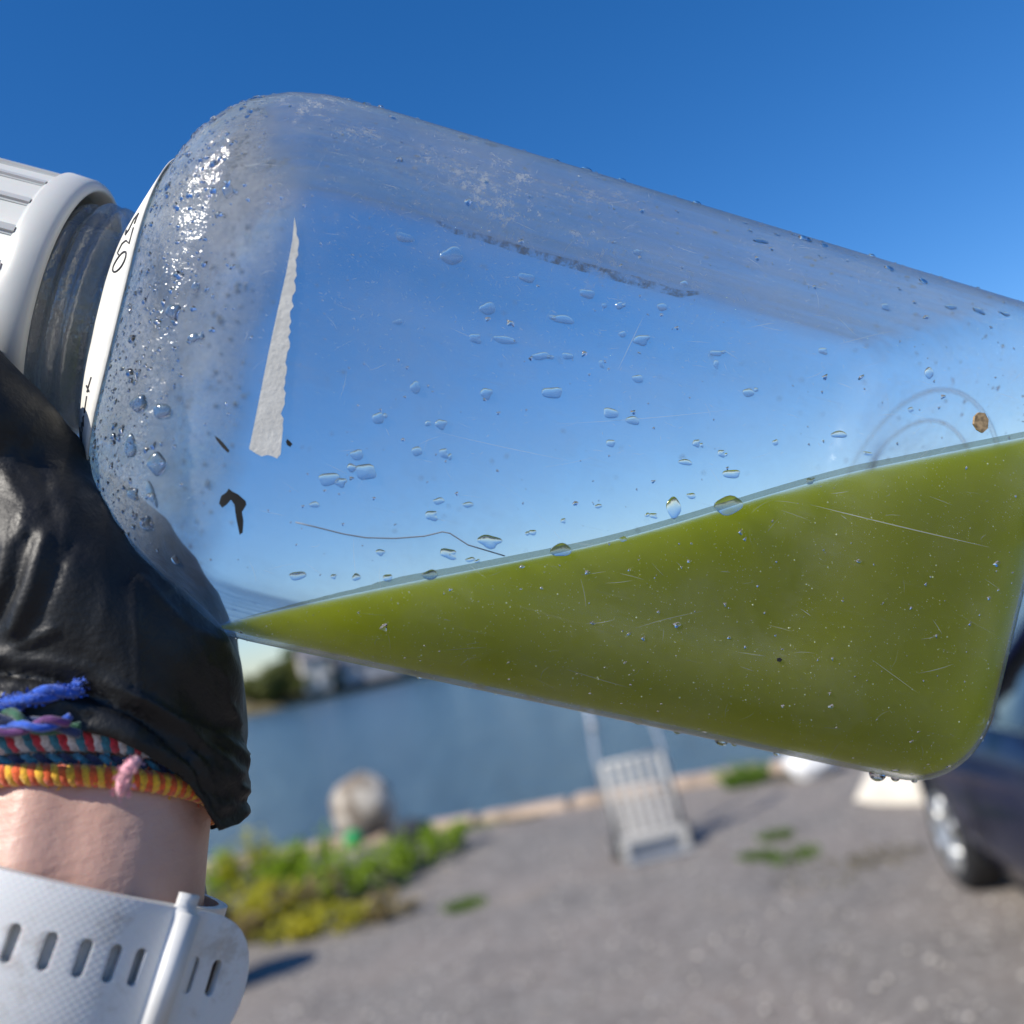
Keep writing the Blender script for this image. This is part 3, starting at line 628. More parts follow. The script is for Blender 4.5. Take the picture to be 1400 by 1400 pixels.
BIG = [(667, 422, 26, 18), (803, 402, 24, 14), (877, 465, 26, 16), (770, 437, 32, 14), (690, 465, 36, 12), (650, 463, 20, 14), (740, 487, 30, 11), (776, 487, 18, 10), (568, 530, 16, 18), (517, 572, 18, 18), (603, 580, 18, 15), (585, 579, 9, 9), (570, 617, 16, 15), (607, 620, 14, 15), (500, 645, 34, 24), (450, 655, 32, 20),
       (488, 622, 20, 16), (1000, 648, 28, 14), (669, 740, 36, 20), (767, 752, 30, 22), (996, 691, 44, 30), (613, 757, 28, 15), (643, 765, 16, 7), (407, 787, 26, 14), (588, 786, 24, 15), (530, 790, 14, 12), (456, 788, 9, 8), (487, 789, 12, 12), (921, 694, 22, 34), (893, 705, 14, 8), (852, 737, 12, 8), (835, 565, 24, 16), (872, 518, 18, 12),
       (755, 537, 32, 18), (665, 538, 18, 17), (1147, 594, 24, 12), (1023, 537, 18, 13), (1125, 480, 16, 10), (215, 634, 32, 34), (222, 562, 32, 24), (190, 552, 34, 26), (200, 715, 22, 22), (237, 426, 26, 24), (179, 610, 20, 40), (206, 672, 13, 34), (182, 675, 24, 18), (265, 462, 20, 14), (312, 262, 18, 22), (268, 392, 14, 16),
       (835, 606, 14, 12), (952, 606, 12, 12), (937, 632, 20, 10), (818, 692, 11, 7), (986, 620, 12, 11), (545, 440, 12, 8), (553, 325, 28, 14), (618, 350, 36, 26), (720, 380, 26, 14), (872, 345, 14, 9), (935, 388, 12, 10), (905, 420, 16, 12), (822, 498, 8, 12), (847, 418, 13, 11), (826, 418, 8, 8), (851, 457, 12, 9), (979, 483, 20, 9), (979, 498, 8, 13),
       (865, 575, 20, 14), (640, 690, 16, 9), (590, 705, 20, 15), (600, 685, 18, 10), (1107, 658, 12, 10), (945, 678, 15, 9), (728, 728, 12, 9), (770, 712, 8, 8), (1040, 330, 24, 12), (1270, 510, 14, 18), (1210, 420, 14, 12), (1245, 560, 10, 8), (1186, 620, 14, 6), (1060, 605, 10, 9),
       (240, 765, 12, 16), (520, 755, 14, 10), (430, 690, 14, 10), (1300, 420, 20, 10), (1338, 425, 22, 12), (1375, 430, 16, 9)]
for i, (px, py, w, h) in enumerate(BIG):
    l, nn = hit(px, py)
    if l is None: continue
    k = (BM @ l - EYE).dot(f_) / F; o = link('water_drop', DM[i % 8], None, bottle, smooth=False)
    a = (-.22 if h < w else .1) + random.Random(i).uniform(-.2, .2)
    M4 = frame(nn, a).to_4x4() @ Matrix.Diagonal((w * .45 * k, h * .45 * k, min(w, h) * k * .18, 1)); M4.translation = l + nn * .00006; o.matrix_local = M4
    rg = random.Random(900 + i)
    if rg.random() < .3 and w > 11:             # a smaller drop that has run into it
        l2, n2_ = hit(px + w * rg.choice((-.5, .5)) * rg.uniform(.8, 1.2), py + h * rg.uniform(-.35, .35))
        if l2:
            o = link('water_drop', DM[(i + 3) % 8], None, bottle, smooth=False); q = rg.uniform(.3, .55)
            M4 = frame(n2_, a + rg.uniform(-.5, .5)).to_4x4() @ Matrix.Diagonal((w / 2 * k * q, h / 2 * k * q * 1.3, min(w, h) * k * .17, 1)); M4.translation = l2 + n2_ * .00007; o.matrix_local = M4
# edge drops standing on the upper outline
for i, (px, py, w) in enumerate([(635, 186, 14), (672, 196, 16), (757, 224, 14), (800, 238, 16), (848, 256, 12), (1100, 326, 16), (1128, 334, 12), (1222, 358, 14), (1270, 372, 14), (345, 132, 12), (285, 190, 12), (950, 285, 12), (362, 880, 13), (400, 888, 9), (575, 922, 16), (612, 930, 9), (655, 944, 20), (725, 960, 16), (745, 964, 10), (797, 976, 15), (815, 980, 9), (870, 992, 15), (905, 1000, 10), (925, 1004, 15), (985, 1018, 18), (1003, 1020, 10), (1060, 1034, 9), (1198, 1066, 24), (1224, 1066, 13), (1345, 985, 18), (1250, 1070, 8)]):
    l, nn, i_, d_ = TREE.find_nearest(BI @ P(px, py, .225 if py < 500 else .240)); k = .225 / F; o = link('water_drop', DM[i % 8], None, bottle, smooth=False)
    M4 = frame(nn, 0).to_4x4() @ Matrix.Diagonal((w / 2 * k, w / 2 * k, w * k * (.25 if py < 500 else .42), 1)); M4.translation = l + nn * .00005; o.matrix_local = M4
# countless droplets
rng = random.Random(12)
SV = []
for irr in range(5):
    vs_, fs_ = drop_geo(50 + irr, 3, 10, .3); SV.append(([Vector(p) for p in vs_], fs_))
areas = []; tot = 0
for f in bf:
    a = (bv[f[1]] - bv[f[0]]).cross(bv[f[2]] - bv[f[0]]).length; c = (bv[f[0]] + bv[f[2]]) / 2
    wgt = a * (1.0 + 18 * sstep(-.014, -.03, c.x) + 1.2 * sstep(.03, .05, c.y)) * (1 if c.z > -.02 else .35); tot += wgt; areas.append(tot)
import bisect
dm = MB()
for _ in range(6000):
    f = bf[bisect.bisect(areas, rng.random() * tot) % len(bf)]; p = [bv[i] for i in f]; a, b = rng.random(), rng.random()
    q = (p[0].lerp(p[1], a)).lerp(p[3 if len(p) > 3 else 2].lerp(p[2], a), b); nn = (p[1] - p[0]).cross(p[2] - p[0]).normalized()
    if nn.dot(Vector((0, q.y, q.z))) < 0 and q.x < LB - .01: nn = -nn
    r = 10 ** rng.triangular(-4.15, -3.1, -3.9) * (1.4 if q.x < -.018 and rng.random() < .3 else 1); fr = frame(nn, rng.uniform(-.6, .6)); sx_ = rng.uniform(.8, 1.5)
    vs_, fs_ = rng.choice(SV); dm.add([q + nn * .00004 + fr @ Vector((k.x * r * sx_, k.y * r, k.z * r * .6)) for k in vs_], fs_)
tag(dm.build('droplets', M_drop, bottle), kind='stuff')

# scratches
rng = random.Random(77); sc = MB()
def scratch(pts, wd):
    a = []
    for px, py in pts:
        l, nn = hit(px, py)
        if l is None: return
        a.append((l + nn * .00003, nn))
    vs_ = []
    for i, (l, nn) in enumerate(a):
        t = (a[min(i + 1, len(a) - 1)][0] - a[max(i - 1, 0)][0]).normalized(); s = nn.cross(t) * wd * (math.sin(math.pi * (i + .3) / (len(a) - .4)) + .1); vs_ += [l - s, l + s]
    sc.add(vs_, [(2 * i, 2 * i + 2, 2 * i + 3, 2 * i + 1) for i in range(len(a) - 1)])
def seg(x0, y0, x1, y1, bend=0, n=9):
    return [(x0 + (x1 - x0) * i / n + bend * math.sin(math.pi * i / n), y0 + (y1 - y0) * i / n + bend * .6 * math.sin(math.pi * i / n)) for i in range(n + 1)]
scratch(seg(1108, 690, 1352, 748, 2, 14), .00009); scratch(seg(880, 432, 845, 505, 0), .00006); scratch(seg(595, 590, 780, 630, 3), .00004); scratch(seg(1000, 560, 760, 580, 3), .00004); scratch(seg(775, 915, 860, 940, 2), .00006)
for _ in range(230):
    x, y = rng.uniform(330, 1390), rng.uniform(200, 1040); a = rng.gauss(.2, .7); L = rng.uniform(6, 40) * (1 if rng.random() < .85 else 3)
    scratch(seg(x, y, x + L * math.cos(a), y + L * math.sin(a), rng.uniform(-3, 3), 6), rng.uniform(.00001, .00004))
for _ in range(1500):                            # fine scuffs
    x = rng.triangular(290, 1390, 520); y = rng.gauss(interp([(290, 330), (600, 330), (1390, 520)], x), 110); a = rng.gauss(.25, .8); L = rng.uniform(1.5, 7)
    scratch(seg(x, y, x + L * math.cos(a), y + L * math.sin(a), 0, 2), rng.uniform(.00001, .00004))
m = Mat('scratch'); M_scr = m.done(m.mix(.42, m.n('ShaderNodeBsdfTransparent').outputs[0], m.n('ShaderNodeBsdfDiffuse', Color=(.75, .77, .72)).outputs[0]))
tag(sc.build('scratches', M_scr, bottle), kind='stuff')

# torn paper remnant on the front panel
M_paper = plain('paper', (.66, .65, .60), .85, .06, 220, .3, .0004)
def patch(name, outline, mat, lift=.00025, th=.00022, parent=bottle, sub=.0025):
    bm = bmesh.new(); vsx = []
    for px, py in outline: vsx.append(bm.verts.new((px, py, 0)))
    f = bm.faces.new(vsx); xs = [p[0] for p in outline]; ys = [p[1] for p in outline]
    for k in range(1, 24):
        y = min(ys) + (max(ys) - min(ys)) * k / 24; bmesh.ops.bisect_plane(bm, geom=bm.verts[:] + bm.edges[:] + bm.faces[:], plane_co=(0, y, 0), plane_no=(0, 1, 0))
    for k in range(1, 5):
        x = min(xs) + (max(xs) - min(xs)) * k / 5; bmesh.ops.bisect_plane(bm, geom=bm.verts[:] + bm.edges[:] + bm.faces[:], plane_co=(x, 0, 0), plane_no=(1, 0, 0))
    for q in bm.verts:
        l, nn = hit(q.co.x, q.co.y); q.co = l + nn * lift
    bmesh.ops.recalc_face_normals(bm, faces=bm.faces[:])
    if sum((f.normal.z for f in bm.faces)) < 0: bmesh.ops.reverse_faces(bm, faces=bm.faces[:])
    o = from_bm(name, bm, mat, parent, False); md = o.modifiers.new('s', 'SOLIDIFY'); md.thickness = th; md.offset = 1; apply_mods(o); return o
rng = random.Random(5)
lft = [(403, 298), (400, 330), (392, 372), (381, 420), (368, 480), (356, 540), (346, 590), (341, 614)]
bot = [(350, 620), (358, 624), (366, 622), (373, 624), (379, 627), (384, 621)]
rgt = []
for y in range(608, 300, -7):
    x = interp([(298, 406), (330, 407), (352, 406), (400, 402), (460, 396), (520, 391), (560, 387), (590, 385), (620, 384)], y) + rng.uniform(-2.6, 2.2); rgt.append((x, y))
patch('torn_label', lft + bot + rgt, M_paper)

# paper band round the shoulder with handwriting
def ring_pt(x, a, lift):                       # a: angle from the upper side (+y) towards the front (+z)
    d = Vector((0, math.cos(a), math.sin(a))); l, nn, i_, t_ = TREE.ray_cast(Vector((x, 0, 0)), d)
    return l + (nn if nn.dot(d) > 0 else -nn) * lift
BX = [(-.0445, .0006), (-.0428, .0006), (-.0411, .0006), (-.0394, .0006), (-.0377, .0006)]
rng = random.Random(6); vs_ = []; na = 90
for i in range(na + 1):
    a = R(8) + R(168) * i / na
    for j, (x, l) in enumerate(BX):
        xx = x + (rng.uniform(-.0005, .0003) if j == 4 and i < 6 else 0); vs_.append(ring_pt(xx, a, l))
band = mesh('label_band', vs_, [(i * 5 + j, i * 5 + j + 1, (i + 1) * 5 + j + 1, (i + 1) * 5 + j) for i in range(na) for j in range(4)], M_paper, bottle)
md = band.modifiers.new('s', 'SOLIDIFY'); md.thickness = .0003; md.offset = 0; apply_mods(band)
M_ink = plain('ink', (.012, .012, .02), .5, .1, 50)
ink = MB()
def stroke(pts, rad=.00022):
    ink.tube([ring_pt(-.0440 + .0056 * u, R(a), .0008) for u, a in pts], rad, 6)
def glyph(a0, sz, strokes):                    # strokes in a unit box, x along the band (reads upwards), y across
    global ink
    ink = MB()
    for s in strokes: stroke([(.82 - .62 * y, a0 - sz * x) for x, y in s])
    ink.build('letter', M_ink, band)
circ = [(.5 + .5 * math.cos(t), .5 + .5 * math.sin(t)) for t in [k * math.pi / 8 for k in range(17)]]
glyph(73, 5.5, [circ]); glyph(66.5, 5, [[(0, .8), (.3, 1), (.8, .8), (.6, .45), (0, 0), (1, .05)]]); glyph(60, 4.5, [[(.9, .95), (.2, .8), (.2, .55), (.8, .4), (.7, .05), (0, .1)]])
for a0, st in ((131, [[(0, .5), (1, .6)], [(.5, .2), (.6, 1)]]), (125, [[(0, .5), (.3, .7), (.5, .4), (.8, .6), (1, .5)]]), (119, [[(0, .5), (1, .55)]]), (113, [[(0, .6), (1, .5)], [(.2, .4), (.25, .8)]])): glyph(a0, 5, st)

# dirt line and debris on the plastic
m = Mat('dried silt'); v = m.coord(); nz = m.noise(v, 500, 4, .7)
M_silt = m.done(m.mix(m.ramp(nz, .42, .68, .05, .75), m.n('ShaderNodeBsdfTransparent').outputs[0], m.n('ShaderNodeBsdfDiffuse', Color=(.12, .11, .08)).outputs[0]))
def ribbon(name, pts, wds, mat, n=40):
    vs_ = []; k = len(pts)
    for i in range(n + 1):
        t = i / n * (k - 1); a = min(int(t), k - 2); u = t - a
        x = pts[a][0] + (pts[a + 1][0] - pts[a][0]) * u; y = pts[a][1] + (pts[a + 1][1] - pts[a][1]) * u; w = wds[a] + (wds[a + 1] - wds[a]) * u
        w *= 1 + .35 * noise.noise(Vector((x * .06, y * .06, 1)))
        for s in (-.5, 0, .5):
            l, nn = hit(x, y + s * w); vs_.append(l + nn * .00003)
    return mesh(name, vs_, [(i * 3 + j, i * 3 + 3 + j, i * 3 + 4 + j, i * 3 + 1 + j) for i in range(n) for j in range(2)], mat, bottle)
ribbon('dirt_line', [(596, 302), (620, 316), (660, 325), (730, 347), (800, 366), (870, 385), (930, 402), (960, 400)], [3, 8, 11, 12, 13, 14, 11, 3], M_silt)
M_debris = plain('dark debris', (.005, .005, .004), .6, .3, 400); M_amber = plain('amber grain', (.34, .24, .13), .5, .5, 900)
def blob(name, px, py, outline, mat):
    patch(name, [(px + x, py + y) for x, y in outline], mat, .0001, .0004)
patch('leaf_scrap', [(313, 668), (318, 672), (326, 676), (336, 685), (337, 690), (331, 700), (333, 712), (332, 728), (328, 731), (324, 712), (322, 700), (321, 690), (316, 683), (310, 690), (304, 694), (300, 688), (303, 678), (310, 673)], M_debris, .0001, .0003)
patch('grit', [(393, 600), (397, 604), (400, 607), (397, 611), (393, 609), (391, 604)], M_debris, .0001, .0003)
patch('fibre', [(294, 596), (299, 599), (306, 606), (314, 616), (312, 619), (304, 611), (297, 602)], M_debris, .0001, .0003)
patch('amber_grain', [(1330, 570), (1336, 564), (1344, 565), (1349, 574), (1348, 586), (1341, 592), (1334, 588), (1329, 580)], M_amber, .0001, .0006)
patch('grit', [(1062, 900), (1066, 899), (1069, 902), (1066, 905), (1062, 904)], M_debris, .0001, .0003)
hp = []
for px, py in [(404, 714), (430, 720), (470, 730), (500, 735), (540, 736), (580, 733), (605, 727), (615, 729), (640, 745), (690, 760)]:
    l, nn = hit(px, py); hp.append(l + nn * .00012)
mb = MB(); mb.tube(hp, .00014, 5); mb.build('fibre', plain('grey fibre', (.2, .22, .25), .6, .1, 50), bottle)

# ------------------------------------------------------------------ arm, glove
def to_px(p):
    q = p - EYE; d = q.dot(f_); return 700 + F * q.dot(RT) / d, 700 - F * q.dot(UP) / d, d
def spline(tab, n):                              # smooth points through a list of (vector, radius...)
    out = []
    for i in range(len(tab) - 1):
        p0, p1, p2, p3 = tab[max(i - 1, 0)], tab[i], tab[i + 1], tab[min(i + 2, len(tab) - 1)]
        for j in range(n):
            t = j / n; out.append([.5 * ((2 * b) + (c - a) * t + (2 * a - 5 * b + 4 * c - d) * t * t + (-a + 3 * b - 3 * c + d) * t ** 3) for a, b, c, d in zip(p0, p1, p2, p3)])
    out.append(list(tab[-1])); return out
m = Mat('skin'); v = m.coord(); nz = m.noise(v, 40, 4); n2 = m.noise(v, 500, 3)
c = m.mixc(m.ramp(nz, .3, .7), (.52, .30, .225), (.60, .38, .30))
M_skin = m.done(m.pbr(c, .45, Subsurface__Weight=.25, Subsurface__Radius=(.006, .002, .001), Subsurface__Scale=1.0, Normal=m.bump(m.math('ADD', n2, m.math('MULTIPLY', m.noise(m.coord((260, 260, 900)), 1.0, 4), .8)), .3, .0006)))
# forearm: px, py, depth, half width, half depth (m)
ARM = [(118, 900, .232, .020, .014), (108, 980, .221, .0262, .0185), (95, 1065, .209, .0290, .0212), (76, 1180, .201, .0294, .022), (58, 1290, .196, .0300, .0230), (40, 1400, .191, .0312, .0245), (15, 1540, .186, .0335, .027), (-15, 1720, .182, .037, .031), (-60, 2000, .178, .040, .035), (-130, 2500, .172, .041, .037)]
ARMW = spline([tuple(P(a, b, d)) + (w, h) for a, b, d, w, h in ARM], 24)
def arm_frame(i):
    a, b = ARMW[max(i - 1, 0)], ARMW[min(i + 1, len(ARMW) - 1)]; t = (Vector(a[:3]) - Vector(b[:3])).normalized()
    fr = -f_; fr = (fr - t * fr.dot(t)).normalized(); return fr.cross(t) * -1 if fr.cross(t).dot(RT) < 0 else fr.cross(t), t, fr
nA_ = 72; av = []
for i, r in enumerate(ARMW):
    u, t, w = arm_frame(i)
    for k in range(nA_):
        a = 2 * math.pi * k / nA_; ca, sa = math.cos(a), math.sin(a)
        bump_ = .0016 * math.exp(-((a - R(112)) / .16) ** 2) + .0014 * math.exp(-((a - R(84)) / .14) ** 2) - .0010 * math.exp(-((a - R(98)) / .08) ** 2) - .0006 * math.exp(-((a - R(68)) / .12) ** 2)
        av.append(Vector(r[:3]) + u * (r[3] * ca) + w * ((r[4] + bump_) * (abs(sa) ** .9) * (1 if sa > 0 else -1)))
nr_ = len(ARMW); af = [(i * nA_ + k, i * nA_ + (k + 1) % nA_, (i + 1) * nA_ + (k + 1) % nA_, (i + 1) * nA_ + k) for i in range(nr_ - 1) for k in range(nA_)] + [tuple(range(nA_))[::-1], tuple(range((nr_ - 1) * nA_, nr_ * nA_))]
bm = bmesh.new(); bmv = [bm.verts.new(p) for p in av]
for f in af: bm.faces.new([bmv[i] for i in f])
bmesh.ops.recalc_face_normals(bm, faces=bm.faces[:])
person = from_bm('person', bm, M_skin); tag(person, 'person holding the bottle by its neck in a black rubber glove, forearm bare', 'person')

def chain(mb, pts, n=20):                       # pts: (px, py, depth, radius)
    tab = spline([tuple(P(a, b, d)) + (r,) for a, b, d, r in pts], 8)
    # round ends
    p0, p1 = Vector(tab[0][:3]), Vector(tab[1][:3]); q0, q1 = Vector(tab[-1][:3]), Vector(tab[-2][:3]); pp = []; rr = []
    for k in range(6):
        a = math.pi / 2 * k / 6; pp.append(p0 + (p0 - p1).normalized() * tab[0][3] * math.cos(a)); rr.append(max(.0003, tab[0][3] * math.sin(a)))
    for t in tab: pp.append(Vector(t[:3])); rr.append(t[3])
    for k in range(1, 7):
        a = math.pi / 2 * k / 6; pp.append(q0 + (q0 - q1).normalized() * tab[-1][3] * math.sin(a)); rr.append(max(.0003, tab[-1][3] * math.cos(a)))
    mb.tube(pp, rr, n)
gm = MB()
chain(gm, [(60, 1180, .202, .029), (45, 1000, .212, .0315), (40, 880, .223, .031), (70, 770, .232, .025)], 28)
chain(gm, [(135, 1190, .206, .0275), (155, 1050, .214, .0274), (165, 920, .235, .0272), (150, 840, .246, .0245)], 28)
chain(gm, [(100, 1180, .203, .0295), (105, 1000, .213, .0315), (105, 880, .230, .030), (110, 800, .240, .025)], 28)
chain(gm, [(45, 720, .209, .0155), (67, 766, .2055, .0165), (108, 836, .2035, .0172), (172, 893, .206, .0172), (226, 932, .213, .0158), (228, 1010, .218, .0150)])
chain(gm, [(75, 860, .222, .024), (85, 775, .222, .0185), (25, 650, .2135, .0145), (-63, 540, .2075, .0135), (-150, 470, .206, .0115)])
chain(gm, [(110, 810, .258, .0165), (30, 705, .288, .0125), (-110, 590, .303, .0115), (-205, 500, .283, .0105), (-215, 440, .258, .0095)])
chain(gm, [(95, 860, .258, .0165), (5, 800, .288, .0125), (-130, 705, .303, .012), (-220, 625, .280, .011), (-215, 570, .258, .0100)])
chain(gm, [(80, 920, .255, .016), (-10, 890, .284, .012), (-130, 815, .296, .0115), (-210, 745, .272, .0105), (-195, 700, .252, .0095)])
chain(gm, [(60, 985, .245, .0145), (-30, 975, .270, .0105), (-125, 925, .278, .0100), (-185, 870, .258, .0095), (-170, 825, .243, .0085)])
glove = gm.build('glove')
md = glove.modifiers.new('r', 'REMESH'); md.mode = 'VOXEL'; md.voxel_size = .0011
md = glove.modifiers.new('s', 'SMOOTH'); md.factor = .5; md.iterations = 34
apply_mods(glove)
CUT = [(-400, 1010), (-60, 990), (0, 985), (60, 990), (110, 999), (150, 1010), (190, 1032), (240, 1062), (272, 1108), (290, 1134), (312, 1126), (345, 1090), (500, 1000)]
bm = bmesh.new(); bm.from_mesh(glove.data)
for q in bm.verts:
    a, b, d = to_px(q.co); q.co = Vector((a, b - interp(CUT, a), d * 4000))
bmesh.ops.bisect_plane(bm, geom=bm.verts[:] + bm.edges[:] + bm.faces[:], plane_co=(0, 0, 0), plane_no=(0, 1, 0), clear_outer=True)
for q in bm.verts:
    a, b, d = q.co; q.co = P(a, b + interp(CUT, a), d / 4000)
bm.normal_update()
FOLDS = [([(182, 795), (186, 850), (189, 905), (187, 945)], .0011, 4.5), ([(62, 735), (44, 800), (22, 862)], .0020, 11), ([(38, 735), (20, 800), (-5, 850)], -.0016, 9), ([(12, 745), (2, 800), (-15, 850)], .0016, 9), ([(96, 745), (70, 800), (52, 850)], -.0010, 10),
         ([(185, 955), (250, 1000), (318, 1062)], .0013, 8), ([(170, 972), (250, 1020), (312, 1085)], -.0012, 7), ([(205, 1010), (265, 1042), (325, 1085)], .0014, 7), ([(240, 985), (300, 1012), (335, 1045)], .0012, 8), ([(262, 865), (305, 925), (322, 990)], .0010, 8), ([(285, 890), (318, 960)], -.0008, 6),
         ([(190, 790), (250, 850), (305, 880)], .0010, 7), ([(0, 900), (60, 902), (120, 915), (200, 958), (255, 1015)], .0012, 9), ([(-40, 912), (0, 918), (60, 926), (110, 944), (190, 988), (245, 1035)], -.0028, 7), ([(-40, 945), (0, 950), (70, 955), (120, 972), (180, 1005)], .0014, 8), ([(-20, 905), (40, 880), (75, 860)], .0010, 7), ([(60, 560), (110, 620), (150, 690)], .0005, 14), ([(20, 600), (60, 650), (70, 700)], -.0009, 12), ([(0, 640), (35, 690), (30, 730)], .0009, 10), ([(230, 1060), (290, 1090), (320, 1095)], -.0013, 6)]
def seg_d(p, a, b):
    ax, ay = a; bx_, by_ = b; vx, vy = bx_ - ax, by_ - ay; t = max(0, min(1, ((p[0] - ax) * vx + (p[1] - ay) * vy) / (vx * vx + vy * vy))); return math.hypot(p[0] - ax - vx * t, p[1] - ay - vy * t)
disp = []
for q in bm.verts:
    a, b, d = to_px(q.co); nn = q.normal; amt = 0
    if nn.dot(f_) < .25:
        for pts, h, w in FOLDS:
            if min(k[0] for k in pts) - 3 * w < a < max(k[0] for k in pts) + 3 * w and min(k[1] for k in pts) - 3 * w < b < max(k[1] for k in pts) + 3 * w:
                dd = min(seg_d((a, b), k0, k1) for k0, k1 in zip(pts, pts[1:])); amt += h * .62 * math.exp(-(dd / (w * .8)) ** 2)
    x = Vector((a * .011, b * .011, d * 40)); rd = 1 - abs(noise.noise(Vector((a * .012 + b * .006, b * .005 - a * .003, d * 30)))) * 2
    amt += .0006 * noise.noise(x) + .0004 * rd * rd * rd + .0001 * noise.noise(x * 3.1)
    cu = interp(CUT, a) - b
    if a > 120 and cu < 110: amt += .0005 * (1 - cu / 110) * math.sin(cu * .20 + 3 * noise.noise(Vector((a * .012, b * .012, 0))))
    if a > 120 and cu < 150: amt += .0022 * (1 - sstep(60, 150, cu)) * sstep(120, 190, a) * (1 if nn.dot(f_) < 0 else 0)
    disp.append(nn * amt)
for q, d in zip(bm.verts, disp): q.co = q.co + d
bm.to_mesh(glove.data); bm.free()
for p in glove.data.polygons: p.use_smooth = True
md = glove.modifiers.new('t', 'SOLIDIFY'); md.thickness = .0006; md.offset = -1; apply_mods(glove)
m = Mat('black nitrile'); v = m.coord(); n1 = m.noise(v, 900, 2); n2 = m.noise(v, 160, 4)
M_glove = m.done(m.pbr(m.mixc(m.ramp(m.noise(v, 30, 4), .35, .7), (.0035, .004, .0045), (.007, .007, .0075)), m.ramp(n2, .3, .7, .44, .58), Specular__IOR__Level=.4, Normal=m.bump(m.math('ADD', m.math('MULTIPLY', n1, .6), n2), .45, .0006)))
glove.data.materials.clear(); glove.data.materials.append(M_glove); glove.parent = person
GT = BVHTree.FromPolygons([q.co for q in glove.data.vertices], [tuple(p.vertices) for p in glove.data.polygons])
def ghit(px, py):
    d = (P(px, py, 1) - EYE).normalized(); h = GT.ray_cast(EYE, d)
    return h[0], d

# ------------------------------------------------------------------ bracelets
def arm_at(py):                                  # arm ring whose front lies on a pixel row
    best = min(range(len(ARMW)), key=lambda i: abs(to_px(Vector(ARMW[i][:3]) + arm_frame(i)[2] * ARMW[i][4])[1] - py)); u, t, w = arm_frame(best); return Vector(ARMW[best][:3]), u, t, w, ARMW[best][3], ARMW[best][4]
def fuzz(parent, pts, rad, n, L, mt, seed):      # loose fibres standing off a yarn
    rg = random.Random(seed); mb = MB()
    for _ in range(n):
        i = rg.randrange(len(pts) - 1); p = Vector(pts[i]).lerp(Vector(pts[i + 1]), rg.random()); d = Vector((rg.gauss(0, 1), rg.gauss(0, 1), rg.gauss(0, 1))).normalized()
        t = (Vector(pts[i + 1]) - Vector(pts[i])).normalized(); d = (d - t * d.dot(t) * .5).normalized(); s_ = d.orthogonal().normalized() * .000035; p = p + d * rad * .9; l = L * rg.uniform(.4, 1); b_ = Vector((rg.gauss(0, 1), rg.gauss(0, 1), rg.gauss(0, 1))) * l * .35
        mb.add([p - s_, p + s_, p + d * l * .6 + s_ * .7 + b_ * .4, p + d * l * .5 + t * l * .6 + b_], [(0, 1, 2, 3)])
    tag(mb.build('fuzz', mt, parent, False), kind='stuff')
def cord(name, label, py, off, strands, turns, hr, sr, tilt=0.0):
    c, u, t, w, a, b = arm_at(py); root = empty(name, c); tag(root, label, 'bracelet')
    for j, mt in enumerate(strands):
        mb = MB(); pts = []; n = turns * 9
        for i in range(n):
            f = 2 * math.pi * i / n; rad = Vector((math.cos(f) * (a + off), math.sin(f) * (b + off)))
            e = u * math.cos(f) + w * math.sin(f); h = turns * f + 2 * math.pi * j / len(strands)
            pts.append(u * rad.x + w * rad.y + t * (tilt * math.cos(f)) + e * (hr * math.cos(h)) + t * (hr * math.sin(h)))
        mb.tube(pts, sr, 6, closed=True); st_ = mb.build('strand', mt, root); fuzz(st_, pts, sr, 900, .0013, mt, turns + j)
    return root
def yarn(name, col): return plain(name, col, .9, .3, 900, .6, .0006, Sheen__Weight=.4)
Y = {k: yarn(k + ' yarn', c) for k, c in dict(orange=(.72, .10, .012), yellow=(.85, .42, .02), red=(.55, .03, .06), white=(.65, .6, .62), teal=(.04, .22, .34), blue=(.015, .09, .5), green=(.02, .1, .05), purple=(.13, .03, .16), navy=(.015, .03, .10), pink=(.78, .36, .40)).items()}
ob = cord('cord_bracelet', 'orange and yellow twisted cord bracelet with a pink tie, lowest on the wrist', 1066, .0016, [Y['orange'], Y['yellow']], 74, .0010, .00125, -.0008)
c0 = ob.location
mb = MB(); fr = arm_at(1066); kp = []
for px, py in [(186, 1040), (181, 1046), (173, 1054), (168, 1066), (167, 1078), (165, 1088)]: kp.append(P(px, py, .1745 + (.002 if px > 183 else 0)) - c0)
mb.tube(kp, [.0010, .0012, .0013, .0012, .0011, .0006], 8); tie = mb.build('tie', Y['pink'], ob); fuzz(tie, kp, .0011, 130, .0014, Y['pink'], 5)
cord('cord_bracelet', 'red white and blue twisted cord bracelet above the orange one', 1022, .0022, [Y['red'], Y['white'], Y['teal']], 44, .0014, .00135, -.001)
cord('cord_bracelet', 'thin faded navy thread bracelet between the orange and the red white cords', 1043, .0008, [Y['navy'], Y['teal']], 40, .0006, .0007, -.0012)
def loose(label, pts, rad, mt, mt2=None):
    root = None; w3 = []
    for px, py in pts:
        h, d = ghit(px, py); base = h if h else P(px, py, .19); w3.append(base - d * rad * .9)
    root = empty('yarn_bracelet', w3[len(w3) // 2]); tag(root, label, 'bracelet')
    sm = spline([tuple(p - root.location) for p in w3], 10)
    for j, k in enumerate([mt, mt2 or mt]):
        mb = MB(); pp = []
        for i, p in enumerate(sm):
            h = i * .22 + j * math.pi; pp.append(Vector(p) + UP * rad * .35 * math.cos(h) - f_ * rad * .35 * math.sin(h))
        mb.tube(pp, [rad * .55 * (1 if i < len(sm) - 4 else .6) for i in range(len(sm))], 7); fuzz(mb.build('strand', k, root), pp, rad * .55, 260, .0012, k, 31 + j)
    return root
